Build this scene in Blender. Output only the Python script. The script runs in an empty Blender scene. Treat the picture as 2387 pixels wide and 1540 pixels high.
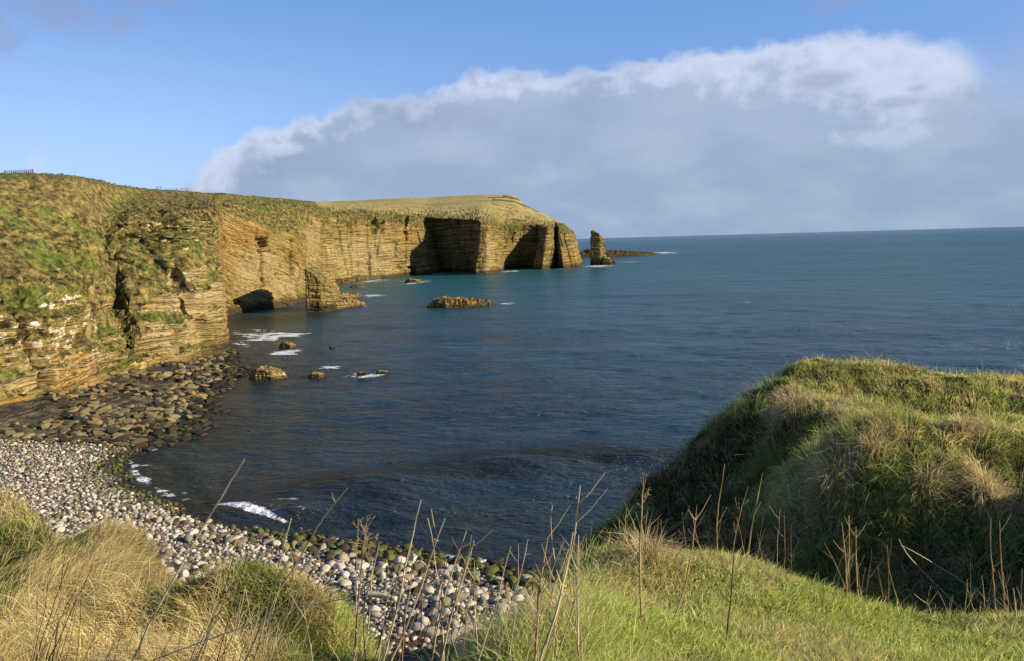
import bpy, math, random
import numpy as np
from mathutils import Matrix

# ------------------------------------------------------------------ camera, world, sun, exposure
SC = bpy.context.scene
COL = SC.collection
FPX, CX, CY, HC = 1856.0, 1193.5, 770.0, 20.0          # focal length / centre in a 2387 px wide frame, eye height above the sea
PITCH, ROLL = math.radians(6.42), math.radians(1.58)
_R0 = np.array([1., 0, 0]); _F = np.array([0, math.cos(PITCH), -math.sin(PITCH)]); _U0 = np.array([0, math.sin(PITCH), math.cos(PITCH)])
_U = math.cos(ROLL) * _U0 + math.sin(ROLL) * _R0
_R = math.cos(ROLL) * _R0 - math.sin(ROLL) * _U0

cam_d = bpy.data.cameras.new('camera')
cam = bpy.data.objects.new('camera', cam_d); COL.objects.link(cam)
cam_d.sensor_width = 36.0; cam_d.lens = 36.0 * FPX / 2387.0
cam_d.clip_start = 0.05; cam_d.clip_end = 120000
M = Matrix(((_R[0], _U[0], -_F[0], 0), (_R[1], _U[1], -_F[1], 0), (_R[2], _U[2], -_F[2], HC), (0, 0, 0, 1)))
cam.matrix_world = M
SC.camera = cam

SUN_AZ, SUN_EL = math.radians(100), math.radians(20.5)   # clockwise from +Y
sun_d = bpy.data.lights.new('sun', 'SUN'); sun_d.energy = 5.0; sun_d.angle = math.radians(0.5); sun_d.color = (1.0, 0.86, 0.64)
sun = bpy.data.objects.new('sun', sun_d); COL.objects.link(sun)
sun.rotation_euler = (math.pi / 2 - SUN_EL, 0, math.pi - SUN_AZ)

SC.view_settings.view_transform = 'Standard'
try: SC.view_settings.look = 'None'
except Exception: pass
SC.view_settings.exposure = 0.85
SC.view_settings.gamma = 1.0
SC.view_settings.use_curve_mapping = False
SC.cycles.max_bounces = 5
SC.cycles.diffuse_bounces = 2
SC.cycles.glossy_bounces = 2
SC.cycles.transmission_bounces = 3
SC.cycles.transparent_max_bounces = 6
SC.cycles.use_denoising = True


def ray(u, v):
    return _F * FPX + _R * (u - CX) - _U * (v - CY)


def Pz(u, v, z=0.0):
    d = ray(u, v); t = (z - HC) / d[2]
    return d * t + np.array([0, 0, HC])


def PY(u, v, Y):
    d = ray(u, v); t = Y / d[1]
    return d * t + np.array([0, 0, HC])


def project(Pn):
    d = Pn - np.array([0, 0, HC]); f_ = d @ _F
    return CX + FPX * (d @ _R) / f_, CY - FPX * (d @ _U) / f_


class NT:
    """small node-tree builder"""
    def __init__(s, tree):
        s.t = tree; s.n = tree.nodes; s.l = tree.links; s.n.clear()

    def node(s, typ, **kw):
        n = s.n.new(typ)
        for k, v in kw.items(): setattr(n, k, v)
        return n

    def put(s, sock, val):
        if hasattr(val, 'links') or isinstance(val, bpy.types.NodeSocket): s.l.new(val, sock)
        elif val is not None: sock.default_value = val

    def math(s, op, a, b=None, c=None, clamp=False):
        n = s.node('ShaderNodeMath', operation=op, use_clamp=clamp)
        s.put(n.inputs[0], a)
        if b is not None: s.put(n.inputs[1], b)
        if c is not None: s.put(n.inputs[2], c)
        return n.outputs[0]

    def vmath(s, op, a, b=None):
        n = s.node('ShaderNodeVectorMath', operation=op)
        s.put(n.inputs[0], a)
        if b is not None: s.put(n.inputs[3] if op == 'SCALE' else n.inputs[1], b)
        return n.outputs[1] if op in ('LENGTH', 'DOT_PRODUCT', 'DISTANCE') else n.outputs[0]

    def step(s, x, lo, hi, a=0.0, b=1.0):
        n = s.node('ShaderNodeMapRange', interpolation_type='SMOOTHSTEP')
        s.put(n.inputs[0], x); s.put(n.inputs[1], lo); s.put(n.inputs[2], hi); s.put(n.inputs[3], a); s.put(n.inputs[4], b)
        return n.outputs[0]

    def mix(s, f, a, b, blend='MIX'):
        n = s.node('ShaderNodeMix', data_type='RGBA', blend_type=blend)
        s.put(n.inputs[0], f); s.put(n.inputs[6], c4(a)); s.put(n.inputs[7], c4(b))
        return n.outputs[2]

    def noise(s, vec, scale, detail=4, rough=0.55, dist=0.0, w=None):
        n = s.node('ShaderNodeTexNoise', noise_dimensions='3D')
        s.put(n.inputs['Vector'], vec); s.put(n.inputs['Scale'], scale); s.put(n.inputs['Detail'], detail)
        s.put(n.inputs['Roughness'], rough); s.put(n.inputs['Distortion'], dist)
        return n.outputs[0]

    def voro(s, vec, scale, feature='F1', out='Distance'):
        n = s.node('ShaderNodeTexVoronoi', feature=feature)
        s.put(n.inputs['Vector'], vec); s.put(n.inputs['Scale'], scale)
        return n.outputs[out]

    def attr(s, name, out='Fac'):
        n = s.node('ShaderNodeAttribute', attribute_name=name)
        return n.outputs[out]

    def mapping(s, vec, scale=(1, 1, 1), rot=(0, 0, 0), loc=(0, 0, 0)):
        n = s.node('ShaderNodeMapping')
        s.put(n.inputs[0], vec); n.inputs['Location'].default_value = loc; n.inputs['Rotation'].default_value = rot; n.inputs['Scale'].default_value = scale
        return n.outputs[0]

    def ramp(s, f, stops):
        n = s.node('ShaderNodeValToRGB'); e = n.color_ramp.elements
        while len(e) < len(stops): e.new(0.5)
        for k, (p, c) in enumerate(stops):
            e[k].position = p; e[k].color = c4(c)
        s.put(n.inputs[0], f)
        return n.outputs[0]

    def bump(s, h, strength, dist, normal=None):
        n = s.node('ShaderNodeBump')
        s.put(n.inputs['Height'], h); n.inputs['Strength'].default_value = strength; n.inputs['Distance'].default_value = dist
        if normal is not None: s.put(n.inputs['Normal'], normal)
        return n.outputs[0]


def c4(c):
    if isinstance(c, (tuple, list)) and len(c) == 3: return (c[0], c[1], c[2], 1.0)
    return c


def new_mat(name):
    m = bpy.data.materials.new(name); m.use_nodes = True
    t = NT(m.node_tree)
    out = t.node('ShaderNodeOutputMaterial'); bs = t.node('ShaderNodeBsdfPrincipled')
    t.l.new(bs.outputs[0], out.inputs[0])
    return m, t, bs, out


# ---- the sky: Nishita blue, with a long bank of shower cloud laid out by compass direction
SKY_STR = 0.1
world = bpy.data.worlds.new('World'); SC.world = world; world.use_nodes = True
w = NT(world.node_tree)
wout = w.node('ShaderNodeOutputWorld'); bg = w.node('ShaderNodeBackground'); bg.inputs[1].default_value = SKY_STR
w.l.new(bg.outputs[0], wout.inputs[0])
sky = w.node('ShaderNodeTexSky', sky_type='NISHITA', sun_disc=False)
sky.sun_elevation = SUN_EL; sky.sun_rotation = SUN_AZ; sky.altitude = 20; sky.air_density = 1.0; sky.dust_density = 0.6; sky.ozone_density = 2.0
tc = w.node('ShaderNodeTexCoord'); sep = w.node('ShaderNodeSeparateXYZ'); w.l.new(tc.outputs['Generated'], sep.inputs[0])
azi = w.math('ARCTAN2', sep.outputs[0], sep.outputs[1])
ele = w.math('ARCSINE', sep.outputs[2])


def azel(u, v):
    d = ray(u, v); d = d / np.linalg.norm(d)
    return math.atan2(d[0], d[1]), math.asin(d[2])


def curve_az(pts, lo=-1.2, hi=1.2, vlo=-0.2, vhi=0.8):
    """piecewise curve: azimuth -> value"""
    n = w.node('ShaderNodeFloatCurve'); cm = n.mapping; c = cm.curves[0]
    P = sorted(((a - lo) / (hi - lo), (e - vlo) / (vhi - vlo)) for a, e in pts)
    P = [(0.0, P[0][1])] + [p for p in P if 0 < p[0] < 1] + [(1.0, P[-1][1])]
    while len(c.points) < len(P): c.points.new(0.5, 0.5)
    for q, p in zip(c.points, P): q.location = p; q.handle_type = 'AUTO_CLAMPED'
    cm.update()
    mr = w.math('MULTIPLY_ADD', azi, 1.0 / (hi - lo), -lo / (hi - lo))
    w.put(n.inputs['Value'], mr)
    return w.math('MULTIPLY_ADD', n.outputs[0], (vhi - vlo), vlo)


edge_px = [(250, 560), (380, 455), (430, 420), (475, 384), (540, 335), (600, 298), (650, 285), (690, 268), (760, 256), (850, 240), (950, 222), (1050, 190), (1130, 165), (1250, 160),
           (1400, 146), (1530, 136), (1620, 118), (1700, 98), (1880, 79), (2100, 72), (2200, 76), (2280, 70), (2387, 25), (2700, -150), (3200, -300)]
edge = curve_az([azel(*p) for p in edge_px])
dirv = tc.outputs['Generated']
n1 = w.noise(dirv, 8.0, 2, 0.5)
n2 = w.noise(w.mapping(dirv, (1, 1, 1.3)), 30.0, 7, 0.56, 0.1)
n3 = w.noise(w.mapping(dirv, (1, 1, 2.2)), 7.0, 5, 0.55)
bil = w.math('ADD', w.math('MULTIPLY_ADD', n1, 0.022, -0.008), w.math('MULTIPLY_ADD', n2, 0.042, -0.021))
depth = w.math('ADD', w.math('SUBTRACT', edge, ele), bil)          # >0 inside the bank, radians below its top edge
soft = curve_az([(azel(300, 400)[0], 0.06), (azel(480, 400)[0], 0.014), (azel(1200, 200)[0], 0.015), (azel(2000, 80)[0], 0.022), (azel(2210, 80)[0], 0.03), (azel(2300, 80)[0], 0.09), (azel(2387, 80)[0], 0.13), (1.0, 0.2)], vlo=0, vhi=0.3)
mask = w.step(depth, 0.0, soft)
# brightness of the cloud: sunlit rim, grey belly
rimw = curve_az([(azel(430, 400)[0], 0.05), (azel(560, 400)[0], 0.07), (azel(700, 300)[0], 0.035), (azel(1100, 200)[0], 0.035), (azel(1500, 100)[0], 0.05), (azel(1900, 100)[0], 0.09), (azel(2150, 100)[0], 0.12), (azel(2280, 100)[0], 0.09), (azel(2380, 100)[0], 0.03)], vlo=0, vhi=0.2)
rim = w.math('SUBTRACT', 1.0, w.step(w.math('ADD', depth, w.math('MULTIPLY_ADD', n2, 0.10, -0.05)), 0.0, rimw))
rim = w.math('MULTIPLY', rim, curve_az([(azel(400, 400)[0], 0.3), (azel(520, 400)[0], 0.95), (azel(700, 300)[0], 0.75), (azel(900, 300)[0], 0.62), (azel(1150, 200)[0], 0.9), (azel(1300, 200)[0], 0.6), (azel(1500, 200)[0], 0.7), (azel(1900, 100)[0], 0.85), (azel(2150, 100)[0], 0.9), (azel(2250, 100)[0], 0.6), (azel(2350, 100)[0], 0.1)], vlo=0, vhi=1.0))
belly_t = w.step(ele, 0.0, 0.25)
belly = w.mix(belly_t, (0.240, 0.325, 0.460), (0.310, 0.378, 0.545))
belly = w.mix(w.math('MULTIPLY', w.step(n3, 0.42, 0.7), 0.45), belly, (0.38, 0.45, 0.61))
belly = w.mix(w.math('MULTIPLY', w.step(n3, 0.5, 0.3), 0.5), belly, (0.235, 0.305, 0.465))
ccol = w.mix(w.math('MULTIPLY', rim, 0.9), belly, (0.54, 0.60, 0.74))
# the clear part: Nishita lifted and tinted a little towards the photo's blue, paler to the left and low
tint = w.mix(1.0, sky.outputs[0], (1.0, 1.0, 1.0), 'MULTIPLY')
pale = w.math('MULTIPLY', w.step(ele, 0.34, 0.06), w.step(azi, 0.25, -0.55, 0.25, 0.75))
blue = w.mix(pale, (1.20, 2.65, 6.0), (4.3, 6.3, 9.8))
clear = w.mix(0.85, tint, blue)
clear = w.mix(w.step(ele, 0.38, 1.0, 0.0, 0.62), clear, (0.25, 0.65, 1.9))          # the zenith is a deep blue
# thin grey wisps high on the left
wisp = w.math('MULTIPLY', w.step(w.noise(w.mapping(dirv, (1, 1, 2.0)), 5.0, 5, 0.6), 0.56, 0.75), w.math('MULTIPLY', w.step(azi, -0.30, -0.48), w.step(ele, 0.25, 0.33)))
clear = w.mix(w.math('MULTIPLY', wisp, 0.75), clear, (2.4, 3.0, 4.7))


def blob(u, v, ru, rv, amt):
    """soft patch round a compass direction, broken up by noise"""
    a0, e0 = azel(u, v)
    q = w.math('SQRT', w.math('ADD', w.math('POWER', w.math('DIVIDE', w.math('SUBTRACT', azi, a0), ru / FPX), 2.0), w.math('POWER', w.math('DIVIDE', w.math('SUBTRACT', ele, e0), rv / FPX), 2.0)))
    return w.math('MULTIPLY', w.step(w.math('ADD', q, w.math('MULTIPLY_ADD', n2, 2.4, -1.2)), 1.15, 0.2), amt)


for bl_ in ((2060, 175, 230, 90, .55), (2080, 318, 110, 26, .40), (655, 350, 40, 16, .55), (1180, 200, 120, 26, .45), (520, 350, 70, 50, .5), (600, 305, 34, 28, .55), (1650, 160, 160, 40, .3)):
    ccol = w.mix(blob(*bl_), ccol, (0.50, 0.56, 0.70))
for bl_ in ((1925, 188, 70, 24, .55), (2090, 240, 60, 12, .45), (1000, 270, 190, 60, .35), (2140, 205, 24, 10, .4), (640, 390, 130, 40, .3)):
    ccol = w.mix(blob(*bl_), ccol, (0.215, 0.270, 0.415))
clear = w.mix(w.math('MULTIPLY', w.step(w.math('ADD', azi, w.math('MULTIPLY_ADD', n1, 0.2, -0.1)), 0.44, 0.66), w.step(ele, 0.50, 0.28, 0.0, 0.75)), clear, (2.75, 3.45, 5.3))     # showery haze to the right
for bl_ in ((150, 40, 160, 40, .55), (15, 90, 50, 40, .4), (1950, 10, 80, 24, .4), (320, 0, 120, 20, .4)):
    clear = w.mix(blob(*bl_), clear, (2.3, 2.8, 4.4))
clear = w.mix(blob(82, 382, 26, 22, .6), clear, (4.6, 5.3, 7.4))
cl = w.vmath('SCALE', ccol, 1.0 / SKY_STR)
final = w.mix(mask, clear, cl)
final = w.vmath('SCALE', final, 0.72)
w.l.new(final, bg.inputs[0])

# ------------------------------------------------------------------ helpers


def hsh(ix, iy, iz, seed=0):
    n = (ix.astype(np.int64) * 374761393 + iy.astype(np.int64) * 668265263 + iz.astype(np.int64) * 1440662683 + seed * 982451653) & 0xffffffff
    n = ((n ^ (n >> 13)) * 1274126177) & 0xffffffff
    n = ((n ^ (n >> 15)) * 2246822519) & 0xffffffff
    n = n ^ (n >> 16)
    return (n & 0xffffff) / float(0x1000000)


def vn(x, y, z, seed=0):
    ix, iy, iz = np.floor(x), np.floor(y), np.floor(z)
    fx, fy, fz = x - ix, y - iy, z - iz
    fx, fy, fz = [f * f * f * (f * (f * 6 - 15) + 10) for f in (fx, fy, fz)]
    r = 0
    for a in (0, 1):
        wx = fx if a else 1 - fx
        for b in (0, 1):
            wy = fy if b else 1 - fy
            for c in (0, 1):
                wz = fz if c else 1 - fz
                r = r + wx * wy * wz * hsh(ix + a, iy + b, iz + c, seed)
    return r


def fbm(x, y, z=None, sc=1.0, o=4, seed=0, g=0.5):
    x = np.asarray(x, float) * sc; y = np.asarray(y, float) * sc
    z = np.zeros_like(x) if z is None else np.asarray(z, float) * sc
    r = 0; a = 1.0; t = 0
    for k in range(o):
        r = r + a * vn(x, y, z, seed + k); t += a; a *= g
        x = x * 2.03 + 17.1; y = y * 2.03 + 5.3; z = z * 2.03 + 9.7
    return r / t                                         # 0..1, mean .5


def sst(x, a, b):
    t = np.clip((x - a) / (b - a), 0, 1)
    return t * t * (3 - 2 * t)


def set_props(o, label=None, cat=None, group=None, kind=None):
    if label: o['label'] = label
    if cat: o['category'] = cat
    if group: o['group'] = group
    if kind: o['kind'] = kind
    return o


def raw_mesh(name, V, loops, totals, mat=None, attrs=None, smooth=True):
    me = bpy.data.meshes.new(name)
    V = np.asarray(V, np.float32).reshape(-1, 3)
    loops = np.asarray(loops, np.int32).ravel(); totals = np.asarray(totals, np.int32)
    me.vertices.add(len(V)); me.vertices.foreach_set('co', V.ravel())
    me.loops.add(len(loops)); me.loops.foreach_set('vertex_index', loops)
    me.polygons.add(len(totals))
    st = np.zeros(len(totals), np.int32); st[1:] = np.cumsum(totals)[:-1]
    me.polygons.foreach_set('loop_start', st); me.polygons.foreach_set('loop_total', totals)
    me.polygons.foreach_set('use_smooth', np.full(len(totals), smooth, dtype=bool))
    for k, a in (attrs or {}).items():
        a = np.asarray(a, np.float32)
        if a.ndim == 2 and a.shape[1] == 3:
            at = me.attributes.new(k, 'FLOAT_VECTOR', 'POINT'); at.data.foreach_set('vector', a.ravel())
        elif a.ndim == 2:
            at = me.attributes.new(k, 'FLOAT_COLOR', 'POINT'); at.data.foreach_set('color', a.ravel())
        else:
            at = me.attributes.new(k, 'FLOAT', 'POINT'); at.data.foreach_set('value', a.ravel())
    me.update(calc_edges=True)
    if mat: me.materials.append(mat)
    return me


def link(name, me, parent=None):
    o = bpy.data.objects.new(name, me); COL.objects.link(o)
    if parent: o.parent = parent
    return o


def empty(name, loc=(0, 0, 0)):
    o = bpy.data.objects.new(name, None); COL.objects.link(o); o.location = loc
    return o


def grid_faces(nu, nv, wrap=False):
    i = np.arange(nu if wrap else nu - 1); j = np.arange(nv - 1)
    I, J = np.meshgrid(i, j, indexing='ij'); I2 = (I + 1) % nu
    return np.stack([I * nv + J, I2 * nv + J, I2 * nv + J + 1, I * nv + J + 1], -1).reshape(-1, 4)


def grid_mesh(name, G, mat, attrs=None, wrap=False, smooth=True):
    nu, nv = G.shape[:2]
    Fq = grid_faces(nu, nv, wrap)
    A = {k: (a.reshape(nu * nv, -1) if a.ndim == 3 else a.reshape(-1)) for k, a in (attrs or {}).items()}
    return raw_mesh(name, G.reshape(-1, 3), Fq, np.full(len(Fq), 4), mat, A, smooth)


def grid_normals(G):
    du = np.gradient(G, axis=0); dv = np.gradient(G, axis=1)
    n = np.cross(du, dv); l = np.linalg.norm(n, axis=-1, keepdims=True)
    return n / np.maximum(l, 1e-9)


def blur(A, k, axis):
    if k < 1: return A
    pad = [(0, 0)] * A.ndim; pad[axis] = (k, k)
    B = np.pad(A, pad, mode='edge'); out = 0
    wts = np.hanning(2 * k + 3)[1:-1]; wts /= wts.sum()
    for i, ww in enumerate(wts):
        sl = [slice(None)] * A.ndim; sl[axis] = slice(i, i + A.shape[axis])
        out = out + ww * B[tuple(sl)]
    return out

# ------------------------------------------------------------------ materials


def mat_cliff(name, far=False):
    m, t, bs, out = new_mat(name)
    geo = t.node('ShaderNodeNewGeometry'); pos = geo.outputs['Position']
    rk = t.attr('rk', 'Vector'); veg = t.attr('veg'); dry = t.attr('dry'); wet = t.attr('wet')
    k = 0.5 if far else 1.0
    bed = t.noise(t.mapping(rk, (0.05 * k, 1.7 * k, 1)), 1.0, 6, 0.62)             # beds: long along the cliff, thin across
    bed2 = t.noise(t.mapping(rk, (0.09 * k, 3.6 * k, 1), loc=(3, 8, 0)), 1.0, 5, 0.62)
    blk = t.noise(t.mapping(rk, (1.1 * k, 1.6 * k, 1), loc=(7, 1, 0)), 1.0, 5, 0.6)
    patch = t.noise(pos, 0.075, 4, 0.6)
    patch2 = t.noise(pos, 0.19, 5, 0.6)
    base = t.ramp(bed, [(0.33, (0.080, 0.055, 0.020)), (0.44, (0.205, 0.140, 0.040)), (0.54, (0.325, 0.232, 0.072)), (0.68, (0.43, 0.335, 0.138))])
    base = t.mix(t.math('MULTIPLY', t.step(patch, 0.52, 0.66), 0.6), base, (0.33, 0.175, 0.05))        # iron stain
    base = t.mix(t.math('MULTIPLY', t.step(patch2, 0.53, 0.68), 0.6), base, (0.185, 0.155, 0.085))      # grey beds
    base = t.mix(t.math('MULTIPLY', t.step(t.noise(pos, 0.33, 5, 0.65), 0.52, 0.70), 0.65), base, (0.22, 0.205, 0.045))   # yellow-green lichen
    base = t.mix(t.math('MULTIPLY', t.step(bed2, 0.49, 0.38), 0.85), base, (0.045, 0.032, 0.016), )
    base = t.mix(t.math('MULTIPLY', t.step(blk, 0.58, 0.75), 0.5), base, (0.44, 0.37, 0.22))
    crk = t.voro(t.vmath('ADD', t.mapping(rk, (0.34 * k, 1.55 * k, 1), loc=(2, 5, 0)), (0.0, 0.0, 0.0)), 1.0, 'DISTANCE_TO_EDGE')
    base = t.mix(t.math('MULTIPLY', t.step(crk, 0.06, 0.01), t.step(t.noise(pos, 0.22, 3, 0.6), 0.40, 0.66, 0.05, 0.7)), base, (0.035, 0.024, 0.012))
    base = t.mix(t.math('MULTIPLY', t.attr('white'), t.step(t.noise(pos, 0.9, 4, 0.6), 0.50, 0.58)), base, (0.74, 0.69, 0.56))
    tn = t.math('ADD', t.attr('pale'), t.math('MULTIPLY_ADD', patch2, 2.4, -1.2))
    base = t.mix(t.math('MULTIPLY', t.step(tn, 0.35, 0.7), 0.75), base, t.ramp(bed2, [(0.36, (0.12, 0.085, 0.042)), (0.47, (0.31, 0.228, 0.095)), (0.6, (0.44, 0.345, 0.175))]))
    on = t.math('ADD', t.attr('rust'), t.math('MULTIPLY_ADD', patch, 2.4, -1.2))
    base = t.mix(t.math('MULTIPLY', t.step(on, 0.3, 0.7), 0.8), base, t.ramp(bed, [(0.35, (0.16, 0.085, 0.025)), (0.6, (0.45, 0.27, 0.085))]))
    # tide-dark foot of the cliff
    base = t.mix(wet, base, t.mix(0.82, base, (0.032, 0.024, 0.014)))
    # plants
    g1 = t.noise(pos, 0.12, 4, 0.6); g2 = t.noise(pos, 0.85, 5, 0.65); g3 = t.noise(pos, 3.0, 3, 0.6)
    gcol = t.ramp(g2, [(0.38, (0.018, 0.015, 0.007)), (0.46, (0.078, 0.064, 0.019)), (0.55, (0.160, 0.130, 0.040)), (0.67, (0.29, 0.235, 0.08))])
    gcol = t.mix(t.math('MULTIPLY', t.step(g1, 0.50, 0.62), 0.8), gcol, t.mix(t.step(g2, 0.35, 0.65), (0.035, 0.055, 0.010), (0.13, 0.155, 0.028)))
    gcol = t.mix(t.math('MULTIPLY', t.step(g1, 0.46, 0.34), 0.7), gcol, t.mix(t.step(g2, 0.35, 0.7), (0.055, 0.036, 0.017), (0.19, 0.135, 0.055)))
    d1 = t.noise(t.mapping(pos, (0.02, 0.05, 0.2)), 1.0, 6, 0.6)
    dcol = t.ramp(d1, [(0.32, (0.20, 0.155, 0.055)), (0.5, (0.40, 0.31, 0.115)), (0.68, (0.28, 0.245, 0.075))])
    dcol = t.mix(t.math('MULTIPLY', t.step(t.noise(t.mapping(pos, (.012, .03, .1), loc=(9, 2, 0)), 1.0, 5, .6), 0.50, 0.62), 0.65), dcol, (0.22, 0.205, 0.06))
    dcol = t.mix(t.step(t.math('ADD', t.attr('scar'), t.math('MULTIPLY_ADD', g1, 1.0, -0.5)), 0.4, 0.6), dcol, (0.11, 0.075, 0.035))
    gcol = t.mix(dry, gcol, dcol)
    vm = t.step(t.math('ADD', veg, t.math('MULTIPLY_ADD', g2, 0.9, -0.45)), 0.42, 0.58)
    col = t.mix(vm, base, gcol)
    t.l.new(col, bs.inputs['Base Color'])
    bs.inputs['Roughness'].default_value = 0.9; bs.inputs['Specular IOR Level'].default_value = 0.15
    h = t.math('ADD', t.math('MULTIPLY_ADD', t.step(crk, 0.0, 0.1), 0.35, t.math('MULTIPLY', bed2, 0.95)), t.math('ADD', t.math('MULTIPLY', blk, 0.35), t.math('MULTIPLY', bed, 0.5)))
    hv = t.math('ADD', t.math('MULTIPLY', g2, 0.8), t.math('MULTIPLY', g3, 0.35))
    mixh = t.node('ShaderNodeMix', data_type='FLOAT'); t.put(mixh.inputs[0], vm); t.put(mixh.inputs[2], h); t.put(mixh.inputs[3], hv)
    hd = t.math('MULTIPLY', mixh.outputs[0], t.math('MULTIPLY_ADD', dry, -0.7, 1.0))
    t.l.new(t.bump(hd, 0.9, 1.6 if far else 0.8), bs.inputs['Normal'])
    return m


def mat_vcol(name, rough=0.9, spec=0.2, bump=None, trans=0.0, speck=0.0):
    m, t, bs, out = new_mat(name)
    col = t.attr('col', 'Color')
    pos = t.node('ShaderNodeNewGeometry').outputs['Position']
    if speck:
        n = t.noise(pos, 9.0, 5, 0.65)
        col = t.mix(speck, col, t.ramp(n, [(0.3, (0.25, 0.25, 0.25)), (0.5, (0.8, 0.8, 0.8)), (0.75, (1.25, 1.2, 1.1))]), 'MULTIPLY')
    t.l.new(col, bs.inputs['Base Color'])
    bs.inputs['Roughness'].default_value = rough; bs.inputs['Specular IOR Level'].default_value = spec
    if bump:
        t.l.new(t.bump(t.noise(pos, bump[0], 5, 0.65), bump[1], bump[2]), bs.inputs['Normal'])
    if trans:
        tr = t.node('ShaderNodeBsdfTranslucent'); t.l.new(col, tr.inputs[0])
        mx = t.node('ShaderNodeMixShader'); mx.inputs[0].default_value = trans
        t.l.new(bs.outputs[0], mx.inputs[1]); t.l.new(tr.outputs[0], mx.inputs[2]); t.l.new(mx.outputs[0], out.inputs[0])
    return m


M_CLIFF = mat_cliff('cliff_near'); M_FAR = mat_cliff('cliff_far', True)
M_STONE = mat_vcol('stone', 0.85, 0.25, (7.0, 0.5, 0.06), speck=0.55)
M_GRASS = mat_vcol('grass_blades', 0.55, 0.3, trans=0.42)
M_STEM = mat_vcol('dry_stalk', 0.7, 0.2, trans=0.1)
M_PLAIN = mat_vcol('painted', 0.7, 0.2)

# ------------------------------------------------------------------ shore line and sea
SHORE_PX = [(1480, 1330), (1380, 1350), (1280, 1347), (1150, 1318), (1000, 1297), (880, 1278), (770, 1260), (640, 1226), (500, 1195), (400, 1165), (340, 1130), (300, 1095), (305, 1072),
            (370, 1040), (430, 1008), (480, 965), (500, 930), (530, 905), (560, 870), (545, 820), (560, 795), (540, 770), (525, 752)]
SHORE = np.array([Pz(u, v)[:2] for u, v in SHORE_PX] + [(-76, 205)])


def seg_dist(X, Y, P, closed=False):
    D = np.full(X.shape, 1e9)
    n = len(P)
    for k in range(n if closed else n - 1):
        a, b = P[k], P[(k + 1) % n]; ab = b - a; L = (ab ** 2).sum()
        t = np.clip(((X - a[0]) * ab[0] + (Y - a[1]) * ab[1]) / L, 0, 1)
        D = np.minimum(D, np.hypot(X - a[0] - t * ab[0], Y - a[1] - t * ab[1]))
    return D


def inside(X, Y, P):
    r = np.zeros(X.shape, bool); n = len(P); j = n - 1
    for i in range(n):
        xi, yi, xj, yj = P[i][0], P[i][1], P[j][0], P[j][1]
        c = ((yi > Y) != (yj > Y)) & (X < (xj - xi) * (Y - yi) / (yj - yi + 1e-12) + xi)
        r ^= c; j = i
    return r


LANDPOLY = np.vstack([SHORE, [(-120, 205), (-120, 20), (14, 20)]])


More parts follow.
